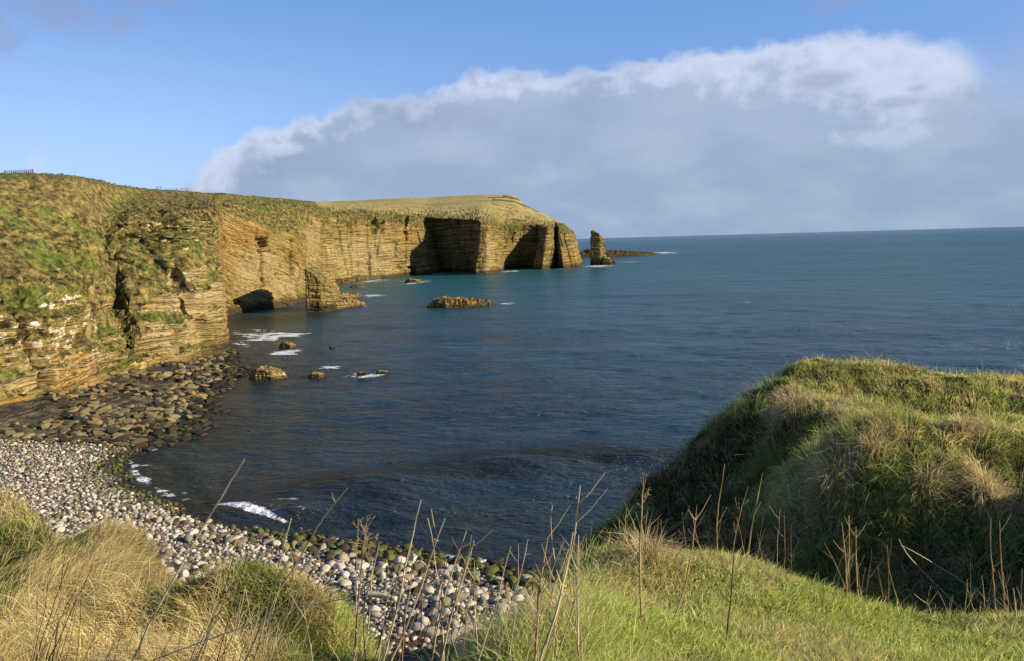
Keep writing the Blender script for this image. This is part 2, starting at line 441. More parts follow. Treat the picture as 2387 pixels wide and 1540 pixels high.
def build_sea():
    az = np.concatenate([np.radians(np.linspace(-179, -46, 30)), np.radians(np.linspace(-45, 45, 560)), np.radians(np.linspace(46, 179, 30))])
    r = np.concatenate([[3], np.geomspace(28, 420, 380), np.geomspace(430, 60000, 200)])
    A, Rr = np.meshgrid(az, r, indexing='ij')
    X, Y = np.sin(A) * Rr, np.cos(A) * Rr
    fade = np.exp(-Rr / 260.0)
    wv = np.zeros_like(X)
    rng = np.random.RandomState(4)
    for L, a in ((14, .10), (9, .07), (6.2, .055), (4.1, .04), (2.7, .03), (1.9, .02)):
        for q in range(3):
            th = math.radians(205 + rng.uniform(-35, 35)); k = 2 * math.pi / L * rng.uniform(.8, 1.2)
            wv += a * 0.6 * np.sin(k * (X * math.sin(th) + Y * math.cos(th)) + rng.uniform(0, 6) + 1.5 * fbm(X, Y, None, 1 / (L * 3), 2, q))
    sw = seg_dist(X, Y, np.array([Pz(u, v)[:2] for u, v in [(560, 1205), (740, 1168), (1000, 1112), (1250, 1066), (1400, 1054), (1600, 1066)]]))
    wv = wv + 1.0 * np.exp(-(sw / 5.0) ** 2)                # a swell rolling into the bay
    for L_, a_, sh_ in ((46, .16, 0), (31, .12, 2)):
        wv += a_ * np.sin(2 * math.pi / L_ * (.35 * X + .94 * Y) + sh_ + 2.0 * fbm(X, Y, None, .012, 2, 33))
    Z = wv * np.exp(-Rr / 420.0)
    # foam mask
    foam = np.zeros_like(X)
    spots = [(640, 781, 100, 15, 1.15), (560, 800, 40, 14, .75), (545, 775, 40, 10, .8), (640, 835, 80, 10, .4), (590, 770, 50, 4, .8), (672, 818, 44, 12, 1.15), (620, 805, 40, 6, .6), (770, 853, 46, 7, 1.15), (850, 874, 68, 8.5, 1.2), (900, 866, 30, 4, .7), (735, 884, 40, 5, .45),
             (850, 656, 70, 6, .95), (970, 658, 48, 7, .9), (870, 690, 48, 3.5, .95), (850, 712, 40, 4, .5), (1185, 709, 28, 4, .9), (1150, 702, 60, 4, .35), (1395, 621, 55, 3.5, 1.05), (1465, 611, 34, 3, .7), (1550, 590, 30, 2.4, 1.2), (1480, 594, 60, 2, .7),
             (1725, 705, 36, 2.5, .62), (1110, 639, 70, 2, .7), (1190, 633, 36, 2.4, .95), (1300, 627, 60, 2.0, .8), (1020, 639, 40, 1.8, .8), (1358, 600, 14, 4, .8)]
    for (u, v, ru, rv, s) in spots:
        c = Pz(u, v); D = c[1]
        rx = ru * D / FPX; ry = rv * D * D / (HC * FPX)
        q = np.hypot((X - c[0]) / rx, (Y - c[1]) / ry)
        foam = np.maximum(foam, s * np.clip(1.25 - q, 0, 1))
    ds = seg_dist(X, Y, SHORE)
    land = inside(X, Y, LANDPOLY)
    sd = np.where(land, -ds, ds)
    brk = fbm(X, Y, None, 0.12, 2, 5)
    band = np.maximum(np.clip(1.2 - np.abs(sd - 0.25) / 0.7, 0, 1) * .74, np.clip(1.2 - np.abs(sd - 2.0) / 2.2, 0, 1) * (.14 + .16 * sst(brk, .42, .6))) * (.45 + .55 * sst(-Y, -90, -66))
    foam = np.maximum(foam, band)
    shal = np.exp(-np.maximum(sd, 0) / 9.0)
    # brown-green kelp water, plus painted shade: the swell's near face and the cliff inlet
    c = Pz(1270, 1085)
    kelp_shade = 0.0
    for (u, v, ru, rv, s) in [(1360, 1066, 260, 24, .95), (1080, 1106, 280, 26, .9), (820, 1158, 200, 26, .7), (1500, 690, 260, 5, .35), (1600, 705, 160, 3, .5), (640, 745, 120, 14, .7), (1060, 922, 60, 4, .4), (700, 880, 200, 30, .35)]:
        c = Pz(u, v); D = c[1]
        q = np.hypot((X - c[0]) / (ru * D / FPX), (Y - c[1]) / (rv * D * D / (HC * FPX)))
        kelp_shade = np.maximum(kelp_shade, s * np.clip(1.4 - q, 0, 1))
    kelp_shade = kelp_shade * (0.55 + 0.9 * fbm(X, Y, None, 0.05, 3, 9)) if not np.isscalar(kelp_shade) else np.zeros_like(X)
    m, t, bs, out = new_mat('sea_water')
    pos = t.node('ShaderNodeNewGeometry').outputs['Position']
    dist = t.vmath('LENGTH', pos)
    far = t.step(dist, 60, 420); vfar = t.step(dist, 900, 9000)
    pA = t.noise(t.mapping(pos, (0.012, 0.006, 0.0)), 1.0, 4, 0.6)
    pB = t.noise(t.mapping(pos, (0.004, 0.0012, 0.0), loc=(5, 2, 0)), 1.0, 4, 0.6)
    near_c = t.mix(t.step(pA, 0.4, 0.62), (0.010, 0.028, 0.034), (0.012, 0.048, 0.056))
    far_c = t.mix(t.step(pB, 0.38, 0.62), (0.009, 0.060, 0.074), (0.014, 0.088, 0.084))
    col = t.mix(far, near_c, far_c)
    col = t.mix(t.math('MULTIPLY', vfar, 0.7), col, (0.07, 0.12, 0.17))  # horizon haze painted into the colour of the farthest water
    col = t.mix(t.math('MULTIPLY', t.attr('shal'), 0.8), col, (0.022, 0.018, 0.010))
    col = t.mix(t.attr('kelp_shade'), col, (0.013, 0.014, 0.009))
    fo = t.attr('foam')
    fn = t.noise(t.mapping(pos, (0.42, 0.50, 0.0)), 1.0, 8, 0.72, 0.9)
    fs = t.noise(t.mapping(pos, (0.16, 0.24, 0.0), rot=(0, 0, math.radians(10))), 1.0, 5, 0.62, 0.5)
    nn = t.math('MULTIPLY_ADD', t.math('ADD', t.math('MULTIPLY', fn, 0.45), t.math('MULTIPLY', fs, 0.55)), 5.0, -2.0)
    nn = t.math('SUBTRACT', nn, t.math('MULTIPLY_ADD', fo, -0.95, 1.20))
    fm = t.math('MULTIPLY', t.step(nn, 0.0, 0.22), t.step(fo, 0.04, 0.2))
    caps = t.math('MULTIPLY', t.math('MULTIPLY', t.step(t.noise(t.mapping(pos, (0.055, 0.13, 0.0)), 1.0, 6, 0.75), 0.655, 0.74), t.step(dist, 200, 500)), 0.45)
    fm = t.math('MAXIMUM', fm, caps)
    col = t.mix(fm, col, (0.72, 0.74, 0.77))
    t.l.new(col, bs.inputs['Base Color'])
    t.put(bs.inputs['Roughness'], t.math('ADD', t.math('MULTIPLY_ADD', far, 0.10, 0.20), t.math('MULTIPLY', fm, 0.5)))
    bs.inputs['IOR'].default_value = 1.333
    t.put(bs.inputs['Specular IOR Level'], t.math('MULTIPLY', t.math('MULTIPLY_ADD', far, -0.20, 0.42), t.math('MULTIPLY_ADD', t.attr('kelp_shade'), -0.75, 1.0)))
    b1 = t.noise(t.mapping(pos, (1.1, 2.0, 0.0), rot=(0, 0, math.radians(12))), 1.0, 4, 0.6)
    b3 = t.noise(t.mapping(pos, (0.38, 0.75, 0.0), rot=(0, 0, math.radians(-9))), 1.0, 4, 0.6)
    b2 = t.noise(t.mapping(pos, (0.07, 0.17, 0.0), rot=(0, 0, math.radians(5))), 1.0, 5, 0.66)
    gust = t.step(t.noise(t.mapping(pos, (0.018, 0.045, 0.0), loc=(1, 4, 0)), 1.0, 4, 0.6), 0.36, 0.64, 0.45, 1.15)
    hgt = t.math('ADD', t.math('MULTIPLY', t.math('ADD', t.math('MULTIPLY', b1, 0.8), t.math('MULTIPLY', b3, 1.35)), gust), t.math('MULTIPLY', b2, 1.5))
    t.l.new(t.bump(hgt, 1.0, 1.0), bs.inputs['Normal'])
    G = np.stack([X, Y, Z], -1)
    G = np.ascontiguousarray(G)
    me = grid_mesh('sea', G[::-1], m, {'foam': foam[::-1], 'shal': shal[::-1], 'kelp_shade': kelp_shade[::-1]})
    o = link('sea', me); set_props(o, kind='structure')


build_sea()

# ------------------------------------------------------------------ cliffs


def ledge(s, th, seed):
    q = s / th + 1.3 * fbm(s, s * 0, None, 0.13 / th, 2, seed + 40)
    i = np.floor(q); f = q - i
    a = hsh(i, i * 0, i * 0, seed); b = hsh(i + 1, i * 0, i * 0, seed)
    return a + (b - a) * sst(f, 0.78, 1.0)


def joints(u, s, th, wd, seed):
    i = np.floor(s / th)
    off = hsh(i, i * 0 + 3, i * 0, seed) * 9
    q = u / wd + off; j = np.floor(q); f = q - j
    v = hsh(i, j, j * 0 + 1, seed)
    edge = np.minimum(f, 1 - f)
    return v - 0.6 * (1 - sst(edge, 0.0, 0.10))


def strata(u, s, k):
    """ledges and blocks, about -.5 .. .5, k scales the bed thickness"""
    d = 0.42 * (ledge(s, 2.3 * k, 1) - .5) + 0.32 * (ledge(s, .85 * k, 2) - .5) + 0.2 * (ledge(s, .4 * k, 3) - .5)
    d += 0.30 * (joints(u, s, 2.3 * k, 3.1 * k, 4) - .4) + 0.18 * (joints(u, s, .85 * k, 1.5 * k, 5) - .4)
    return d


# each station: name of the profile points sea -> inland.  ('p', u, v, Y): sighted at distance Y; ('b', u, v, z): sighted on height z; ('x', x, y, z)
def pt(a):
    if a[0] == 'p': return PY(a[1], a[2], a[3])
    if a[0] == 'b': return Pz(a[1], a[2], a[3])
    return np.array(a[1:4], float)


p = lambda u, v, Y: ('p', u, v, Y)
b = lambda u, v, z: ('b', u, v, z)
x = lambda X, Y, Z: ('x', X, Y, Z)
# (base, top of sheer rock, top of the plant slope, skyline, veg at base / rock top, dip, whiteness)
NEAR = [
    (x(-64, 58, 3), x(-72, 62, 12), x(-84, 64, 24), x(-100, 70, 33), .1, .6, 0, 0),
    (x(-63, 80, 2.6), x(-67, 83, 9), x(-76, 90, 21), x(-95, 110, 34), .1, .65, 0, .3),
    (b(0, 948, 2), p(0, 780, 101), p(0, 600, 114), p(0, 405, 142), .12, .66, 0, .8),
    (b(125, 918, 2), p(125, 760, 107), p(80, 590, 122), p(95, 403, 148), .1, .66, 0, 1),
    (b(150, 905, 2.2), p(160, 730, 117), p(150, 580, 130), p(160, 408, 152), .25, .7, 0, 1),
    (b(240, 876, 2.2), p(225, 770, 122), p(200, 560, 137), p(210, 415, 160), .15, .72, 0, .6),
    (b(312, 852, 2.2), p(270, 775, 128), p(245, 560, 146), p(250, 425, 170), .25, .8, 0, 0),
    (b(322, 849, 2.4), p(272, 770, 132), p(264, 550, 146), p(268, 431, 178), .4, .85, 0, 0),
    (b(330, 846, 2.2), p(285, 600, 143), p(300, 510, 153), p(300, 436, 205), .1, .68, 0, 0),
    (b(390, 838, 2), p(350, 575, 147), p(360, 500, 162), p(365, 441, 225), .08, .62, 0.02, .5),
    (b(455, 828, 2), p(440, 570, 151), p(430, 495, 168), p(430, 446, 240), .08, .64, .04, .6),
    (b(512, 812, 1.5), p(500, 600, 158), p(480, 490, 172), p(480, 450, 250), .05, .64, .06, 0),
    (b(530, 800, 1), p(517, 620, 163), p(502, 490, 176), p(500, 451, 255), .05, .55, .1, 0),
    (x(-70, 176, 0), p(500, 600, 184), p(500, 492, 196), p(508, 451, 262), .1, .5, .2, 0),
    (x(-80, 205, 0), p(505, 560, 212), p(507, 487, 220), p(515, 452, 272), 0, .35, .3, 0),
    (b(535, 735, 0), p(516, 492, 245), p(520, 476, 252), p(530, 453, 290), 0, .3, .3, 0),
    (b(575, 728, 0), p(560, 505, 258), p(560, 474, 270), p(575, 457, 305), 0, .35, .3, 0),
    (b(620, 721, 0), p(620, 528, 268), p(615, 476, 287), p(620, 460, 325), 0, .38, .3, 0),
    (b(690, 712, 0), p(690, 552, 284), p(685, 480, 308), p(690, 467, 345), 0, .4, .28, 0),
    (x(-76, 300, 0), p(722, 530, 312), p(722, 486, 325), p(722, 470, 360), 0, .3, .2, 0),
    (x(-78, 325, 0), p(742, 515, 332), p(742, 487, 342), p(735, 471, 385), 0, .3, .1, 0),
    (x(-94, 362, 0), x(-97, 372, 31), x(-99, 385, 37), x(-108, 440, 41), 0, .3, .1, 0),
]
FARC = [
    (x(-80, 330, -1), x(-90, 350, 31), x(-93, 362, 37), x(-104, 420, 40), 0, .3, .1, 0),
    (x(-98, 385, 0), p(744, 512, 390), p(744, 492, 400), p(735, 471, 600), 0, .4, 0, 0),
    (b(790, 660, 0), p(772, 512, 440), p(770, 492, 450), p(770, 470, 690), 0, .42, 0, 0),
    (b(850, 652, 0), p(850, 516, 472), p(850, 495, 485), p(850, 467, 720), 0, .4, 0, 0),
    (b(905, 648, 0), p(905, 520, 492), p(905, 499, 502), p(905, 463, 730), 0, .35, 0, 0),
    (b(960, 643, 0), p(955, 524, 503), p(950, 502, 514), p(955, 461, 740), 0, .4, 0, 0),
    (b(1006, 640, 0), p(986, 545, 513), p(972, 506, 522), p(1000, 461, 760), 0, .4, 0, 0),
    (x(-47, 545, 0), p(1003, 525, 536), p(988, 505, 529), p(1015, 460, 765), 0, .25, 0, 0),
    (x(-34, 530, 0), p(1065, 522, 522), p(1060, 510, 515), p(1060, 457, 770), 0, .15, 0, 0),
    (x(-22, 518, 0), p(1108, 523, 508), p(1105, 513, 503), p(1095, 455, 775), 0, .15, 0, 0),
    (b(1106, 641, 0), p(1121, 530, 489), p(1118, 514, 495), p(1120, 454, 778), 0, .25, 0, 0),
    (b(1135, 640, 0), p(1135, 530, 490), p(1134, 516, 500), p(1135, 454, 778), 0, .2, 0, 0),
    (b(1163, 636, 0), p(1150, 535, 500), p(1150, 518, 508), p(1150, 454, 780), 0, .25, 0, 0),
    (x(-4, 560, 0), p(1180, 548, 548), p(1176, 521, 542), p(1185, 454.5, 790), .1, .45, 0, 0),
    (x(8, 580, 0), p(1222, 545, 566), p(1212, 519, 560), p(1200, 455.5, 792), 0, .3, 0, 0),
    (x(19, 580, 0), p(1252, 545, 570), p(1250, 520, 566), p(1215, 470, 785), 0, .3, 0, 0),
    (b(1238, 628, 0), p(1266, 555, 556), p(1268, 524, 564), p(1232, 483, 770), .05, .35, 0, 0),
    (b(1262, 629, 0), p(1275, 550, 556), p(1278, 524, 564), p(1245, 490, 760), .05, .35, 0, 0),
    (b(1288, 627, 0), p(1290, 545, 562), p(1290, 524, 568), p(1262, 496, 745), 0, .35, 0, 0),
    (x(29.5, 590, 0), p(1296, 548, 578), p(1295, 525, 574), p(1275, 503, 735), 0, .2, 0, 0),
    (b(1314, 627, 0), p(1303, 550, 560), p(1301, 524, 568), p(1288, 510, 720), 0, .3, 0, 0),
    (b(1336, 625, 0), p(1322, 548, 566), p(1313, 523, 576), p(1302, 515, 700), 0, .3, 0, 0),
    (b(1355, 621, 0), p(1345, 555, 586), p(1326, 530, 592), p(1310, 519, 690), 0, .3, 0, 0),
    (x(58, 640, 0), x(50, 645, 17), x(42, 650, 27), x(37, 690, 31), 0, .4, 0, 0),
    (x(62, 760, 0), x(52, 765, 15), x(42, 770, 24), x(34, 780, 28), 0, .4, 0, 0),
]


def cliff(name, ST, mat, step, counts, amp, k, big, sm, dry_from=99, fisa=1.1, vst=0.0, lumpa=1.0, caves=(), terr=0.0):
    P = np.zeros((len(ST), 6, 3)); vg = np.zeros((len(ST), 6)); dip = np.zeros(len(ST)); wh = np.zeros((len(ST), 6)); dr = np.zeros((len(ST), 6))
    for i, s in enumerate(ST):
        q = [pt(a) for a in s[:4]]
        out = np.array([1.0, -0.3, 0]) * 1.0
        P[i, 0] = q[0] + out; P[i, 0, 2] = min(q[0][2] - 3.0, -3)
        P[i, 1:5] = q
        e = q[3] - np.array([0, 0, HC]); P[i, 5] = np.array([0, 0, HC]) + e * (1.28 if dry_from == 0 else max(1.15, min(2.1, 480 / q[3][1]))); P[i, 5, 2] -= .8
        vg[i] = [s[4], s[4], s[5], 1.15, 1.2, 1.2]
        dip[i] = s[6]; wh[i] = [0, 0, .75 * s[7], .6 * s[7], 0, 0]
        if dry_from == 0: dr[i] = [0, 0, 0, .75, 1, 1]
        else: dr[i] = [0, 0, 0, .0, .12, .5]
    L = np.concatenate([[0], np.cumsum(np.maximum(np.linalg.norm(np.diff(0.5 * (P[:, 1] + P[:, 2]), axis=0), axis=1), 1.0))])
    nu = int(L[-1] / step) + 1
    uu = np.linspace(0, L[-1], nu)

    def along(A):
        A = A.reshape(len(ST), -1)
        B = np.stack([np.interp(uu, L, A[:, c]) for c in range(A.shape[1])], -1)
        return blur(B, max(1, int(sm / step)), 0)
    PB = along(P).reshape(nu, 6, 3); VB = along(vg); WB = along(wh); DB = along(dip)[:, 0]; RB = along(dr)
    tv = np.concatenate([[k_ + np.arange(c) / c for k_, c in enumerate(counts)][j] for j in range(5)] + [[5.0]])
    nv = len(tv)
    lo = np.minimum(tv.astype(int), 4); f = (tv - lo)
    G = PB[:, lo] * (1 - f)[None, :, None] + PB[:, lo + 1] * f[None, :, None]
    lin = lambda B: B[:, lo] * (1 - f)[None] + B[:, lo + 1] * f[None]
    veg = lin(VB); white = lin(WB); dry = lin(RB)
    kb = max(1, int(counts[1] * 0.10))
    G = blur(G, kb, 1) * 0.7 + G * 0.3
    # medium and large undulation of the wall
    U2 = np.repeat(uu[:, None], nv, 1)
    dipc = np.concatenate([[0], np.cumsum(0.5 * (DB[1:] + DB[:-1]) * np.diff(uu))])
    N = grid_normals(blur(blur(G, 4, 0), 4, 1))
    S = G[..., 2] + dipc[:, None] + 0.5 * (fbm(U2, G[..., 2], None, 0.05, 2, 77) - .5)
    X_, Y_, Z_ = G[..., 0], G[..., 1], G[..., 2]
    flat = sst(tv, 3.05, 3.6)[None]
    zone = sst(tv, .9, 1.1)[None] * (1 - sst(tv, 2.7, 3.1)[None])
    hor = np.stack([N[..., 0], N[..., 1], N[..., 0] * 0], -1); hl_ = np.maximum(np.linalg.norm(hor, axis=-1, keepdims=True), 1e-3); hor = hor / hl_
    use_n = terr > 0
    if terr:
        terr = terr * (1 - .8 * sst(Y_, 195, 225)) * np.where(tv < 1.95, .75, 1.0)[None]
        run_ = np.clip(N[..., 2], 0, 1) / hl_[..., 0]
        for hh, st_, sd_ in ((4.6, .95, 1), (1.9, .8, 2)):
            q_ = S / hh + 1.6 * (fbm(X_, Y_, Z_, .05, 3, 140 + sd_) - .5) + .35 * (fbm(X_, Y_, Z_, .4, 2, 150 + sd_) - .5)
            fr = q_ - np.floor(q_); sw_ = np.where(fr < .78, fr / .78, 1 - (fr - .78) / .22) - .5
            a_ = np.clip(hh * run_, 0, 3.2) * st_ * terr * sst(fbm(X_, Y_, Z_, .09, 3, 160 + sd_), .40, .58)
            G = G + hor * (a_ * sw_ * zone)[..., None]
        rv = 1 - np.abs(fbm(U2 + .5 * Z_, Z_ * .25, None, .075, 3, 171) - .5) * 2
        G = G - hor * (2.6 * terr * sst(rv, .86, 1.0) * zone)[..., None]
        G = G + hor * (2.4 * terr * (fbm(X_, Y_, Z_, .16, 4, 172) - .5) * zone)[..., None]
    Gs = blur(G, max(2, int((16 if dry_from == 0 else 6) / step)), 0); fl2 = sst(tv, 3.0, 3.3 if dry_from == 0 else 3.6)[None, :, None]
    G = G * (1 - fl2) + (Gs + (G - Gs) * .18) * fl2
    N = grid_normals(blur(blur(G, 1, 0), 1, 1))
    X_, Y_, Z_ = G[..., 0], G[..., 1], G[..., 2]
    vmask = sst(veg + ((1.1 * (N[..., 2] - .42) + .06) * zone if use_n else 0) + 0.9 * (fbm(X_, Y_, Z_, 0.16 / max(k, 1) ** .5, 4, 11) - .5) + .55 * (fbm(X_, Y_, Z_, 0.7, 3, 12) - .5), .42, .58)
    rock = 1 - vmask
    d = big * (fbm(X_, Y_, Z_ * .35, 0.07, 4, 21) - .5) * 2
    fis = 1 - np.abs(fbm(U2, Z_ * 0.12, None, 0.11 / max(k, 1) ** .5, 3, 31) - .5) * 2
    d -= rock * big * fisa * sst(fis, .93, 1.0)
    d += rock * amp * strata(U2, S, k) * (1 + .7 * sst(Y_, 200, 230) * (dry_from != 0))
    if caves:
        pu, pv = project(G)
        for (u0, hw, va, vb, ya, yb, dp) in caves:
            vv = (pv - va) / (vb - va); wob = hw * (1 + 1.2 * (fbm(vv * 4 + u0, vv * 0, None, 1, 2, 3) - .5))
            ins = (1 - sst(np.abs(pu - u0 - hw * 2.0 * (fbm(vv * 5, vv * 0 + u0, None, 1, 2, 5) - .5)) / wob, .75, 1.1)) * sst(vv, -.06, .06) * (1 - sst(vv, 1.0, 1.06)) * (Y_ > ya) * (Y_ < yb) * (tv < 2.9)[None]
            d = d * (1 - ins) - ins * dp
    lump = (fbm(X_, Y_, Z_, 0.55 / k, 4, 51) - .5) * 1.2 * k + (fbm(X_, Y_, Z_, 1.6 / k, 3, 52) - .5) * .9 * k + (fbm(X_, Y_, Z_, 0.16 / k, 3, 53) - .5) * 2.0 * k
    d = d * (1 - .85 * flat) + vmask * lumpa * lump * (1 - (.8 if dry_from == 0 else .35) * flat)
    G = G + N * d[..., None]
    wet = sst(-(G[..., 2] + (fbm(U2, Z_, None, .3, 3, 61) - .5) * 2.0 + 2.2 * sst(-Y_, -150, -110)), -3.4, -1.2)
    rk = np.stack([U2, S, U2 * 0], -1)
    dry = dry * sst(tv, 2.6, 3.2)[None] if dry_from != 0 else dry * sst(tv, 2.85, 3.15)[None]
    scar = np.zeros(G.shape[:2]); pu, pv = project(G)
    spot = lambda L_: np.max([np.clip(1.5 - np.hypot((pu - a_) / c_, (pv - b_) / e_), 0, 1) for (a_, b_, c_, e_) in L_], axis=0) * (tv < 3)[None]
    pale = spot([(630, 660, 75, 55), (600, 620, 60, 40), (730, 570, 18, 70), (60, 880, 50, 60), (400, 760, 80, 60), (470, 700, 50, 60), (850, 600, 90, 50), (1140, 590, 16, 40)]); rust = .6 * spot([(530, 540, 18, 50), (545, 620, 16, 40), (610, 528, 60, 12), (350, 570, 40, 14), (60, 930, 70, 18), (945, 530, 22, 24), (1000, 545, 12, 40)])
    if dry_from == 0:
        pu, pv = project(G)
        for (ua, va, ub, vb, wd) in [(1150, 466, 1200, 471, 3.5), (1200, 471, 1255, 493, 4), (1140, 462, 1190, 460, 2.5), (1175, 458, 1212, 466, 5), (1150, 476, 1190, 486, 1.6), (1190, 512, 1225, 517, 3), (1235, 508, 1262, 517, 4), (985, 505, 1110, 514, 1.5)]:
            t_ = np.clip((pu - ua) / (ub - ua), 0, 1); scar = np.maximum(scar, np.clip(1.4 - np.abs(pv - va - t_ * (vb - va)) / wd, 0, 1) * (pu > ua - 3) * (pu < ub + 3) * (tv > 2.8)[None])
    me = grid_mesh(name, G, mat, {'veg': np.clip(vmask, 0, 1), 'rk': rk, 'white': white, 'wet': wet, 'dry': dry, 'scar': scar * .62, 'pale': pale, 'rust': rust})
    o = link(name, me); set_props(o, kind='structure')
    return G


CAVES_N = [(612, 5, 580, 665, 240, 290, 4), (617, 10, 553, 585, 240, 290, 4), (655, 22, 640, 646, 240, 300, 1.5), (600, 25, 668, 673, 235, 290, 1.5), (575, 20, 600, 604, 235, 290, 1.2), (680, 3, 560, 640, 250, 310, 2), (553, 7, 690, 712, 225, 265, 2.5), (700, 4, 650, 712, 240, 310, 3), (640, 12, 650, 662, 240, 300, 1.2), (395, 16, 556, 566, 120, 170, .8), (455, 5, 780, 835, 120, 160, .8), (240, 30, 555, 566, 120, 170, 1.2), (70, 30, 640, 650, 90, 150, 1.2)]
G_NEAR = cliff('cliff', NEAR, M_CLIFF, 0.28, (4, 95, 85, 70, 12), 1.0, 0.8, 1.3, 1.5, 99, .5, .6, 1.1, CAVES_N, 1.0)
CAVES_F = [(963, 9, 622, 641, 440, 530, 7), (925, 12, 610, 632, 440, 530, 2), (872, 6, 505, 545, 440, 530, 3), (893, 6, 510, 545, 440, 530, 2.5), (945, 6, 500, 560, 440, 530, 2.5), (975, 5, 570, 600, 440, 530, 2), (920, 5, 560, 600, 440, 530, 1.8), (858, 5, 590, 640, 440, 530, 1.8)]
G_FAR = cliff('headland', FARC, M_FAR, 0.45, (4, 100, 30, 90, 12), 1.8, 1.35, 1.8, 1.2, 0, 1.3, .3, 1.0, CAVES_F)

# ------------------------------------------------------------------ free-standing rock masses


def mass(name, poly, ztop, zb=-2.0, nu=220, nv=60, top=0.78, t1=0.72, amp=1.0, k=1.0, big=0.8, mat=None, jag=0.0, veg=0.0, wetz=(1.2, 3.4), lean=(0, 0), seed=0):
    poly = np.asarray(poly, float)
    c = poly.mean(0); n = len(poly)
    seg = np.linalg.norm(np.roll(poly, -1, 0) - poly, axis=1); L = np.concatenate([[0], np.cumsum(seg)])
    uu = np.linspace(0, L[-1], nu, endpoint=False)
    Q = np.vstack([poly, poly[:1]])
    B = np.stack([np.interp(uu, L, Q[:, i]) for i in (0, 1)], -1)
    B3 = np.concatenate([B] * 3); B3 = blur(B3, max(2, nu // 60), 0); B = B3[nu:2 * nu]
    t = np.linspace(0, 1, nv)
    sc = np.where(t < t1, 1 - (1 - top) * (t / t1), top * np.clip((1 - t) / (1 - t1), 0, 1) ** 0.8)
    zt = np.minimum(t / t1, 1)
    XY = c + (B[:, None, :] - c) * sc[None, :, None] + np.array(lean) * zt[None, :, None]
    X, Y = XY[..., 0], XY[..., 1]
    zt_ = ztop(X, Y) if callable(ztop) else np.full(X.shape, ztop)
    Z = zb + (zt_ - zb) * zt[None]
    G = np.stack([X, Y, Z], -1)
    Nn = np.stack([B[:, 0] - c[0], B[:, 1] - c[1]], -1); T = np.gradient(np.concatenate([B[-1:], B, B[:1]]), axis=0)[1:-1]
    Nn = np.stack([T[:, 1], -T[:, 0]], -1); sgn = np.sign(((B - c) * Nn).sum(1, keepdims=True).sum()); Nn = Nn * sgn
    Nn /= np.maximum(np.linalg.norm(Nn, axis=1, keepdims=True), 1e-6)
    U2 = np.repeat(uu[:, None], nv, 1)
    side = 1 - sst(t, t1 * .92, min(1, t1 * 1.08))[None]
    S = Z + 0.08 * X
    d = (amp * strata(U2, S + seed * 13, k) + big * 2 * (fbm(X, Y, Z * .4, .12 / k, 4, 70 + seed) - .5)) * side
    G[..., 0] += Nn[:, None, 0] * d; G[..., 1] += Nn[:, None, 1] * d
    if jag:
        ca = np.floor(X / (1.1 * k)); cb = np.floor(Y / (1.6 * k))
        G[..., 2] += jag * (hsh(ca, cb, ca * 0, seed + 5) - .55) * sst(zt, .35, .8)[None] + jag * .5 * (fbm(X, Y, None, .9 / k, 3, seed) - .5) * sst(zt, .3, .8)[None]
    vm = sst(veg * sst(zt, .5, 1)[None] + 1.0 * (fbm(X, Y, Z, .25 / k, 3, 14) - .5), .45, .6) if veg else np.zeros_like(X)
    wet = sst(-(Z + (fbm(X, Y, Z, .4, 3, 61) - .5) * 1.5), -wetz[1], -wetz[0])
    if sgn < 0: G = G[::-1]; vm = vm[::-1]; wet = wet[::-1]; U2 = U2[::-1]; S = S[::-1]
    me = grid_mesh(name, np.ascontiguousarray(G), mat or M_CLIFF, {'veg': vm, 'rk': np.stack([U2, S, U2 * 0], -1), 'white': X * 0, 'wet': wet, 'dry': X * 0, 'pale': X * 0 + .2, 'rust': X * 0}, wrap=True)
    return link(name, me)


def lerp_x(px, pz):
    return lambda X, Y: np.interp(X, px, pz)


prom = mass('promontory', [(-62.5, 241.5), (-58, 242.0), (-54.6, 245.5), (-53.6, 252), (-55.5, 258), (-61.5, 259.5), (-64.2, 253)], lambda X, Y: np.interp(X, [-66, -62, -60, -58, -56, -54.2], [13.2, 13.2, 11.9, 9.8, 7.2, 4]), nu=300, nv=90, top=.97, t1=.88, amp=1.1, k=.8, big=.7, veg=.45)
set_props(prom, kind='structure')
led = mass('rock_ledge', [(-62, 241.5), (-57, 243.5), (-53, 249), (-46.5, 264.5), (-51, 269), (-58, 262)], lerp_x([-62, -55, -51, -47], [3.4, 2.3, 1.5, .5]), zb=-1.2, nu=220, nv=36, top=.8, t1=.6, amp=.7, k=.8, big=.5, jag=1.1, wetz=(-.2, 1.2))
set_props(led, 'low stepped ledge of ochre rock at the foot of the promontory', 'rock ledge')
led2 = mass('rock_ledge', [(-68, 300), (-64, 296), (-58, 303), (-57, 309), (-64, 312)], 1.2, zb=-1, nu=140, nv=30, top=.75, t1=.6, amp=.7, k=.8, big=.5, jag=1.0, wetz=(-.2, 1.0), seed=2)
set_props(led2, 'dark broken ledge with square blocks just behind the promontory', 'rock ledge')
led3 = mass('rock_ledge', [(-96, 410), (-90, 400), (-83, 415), (-78, 440), (-72, 468), (-84, 478), (-95, 440)], 1.5, zb=-1.5, nu=200, nv=30, top=.75, t1=.6, amp=1, k=1.2, big=.9, jag=1.2, wetz=(.4, 2.6), seed=3)
set_props(led3, 'long dark wave-washed ledge along the foot of the far lit wall', 'rock ledge')

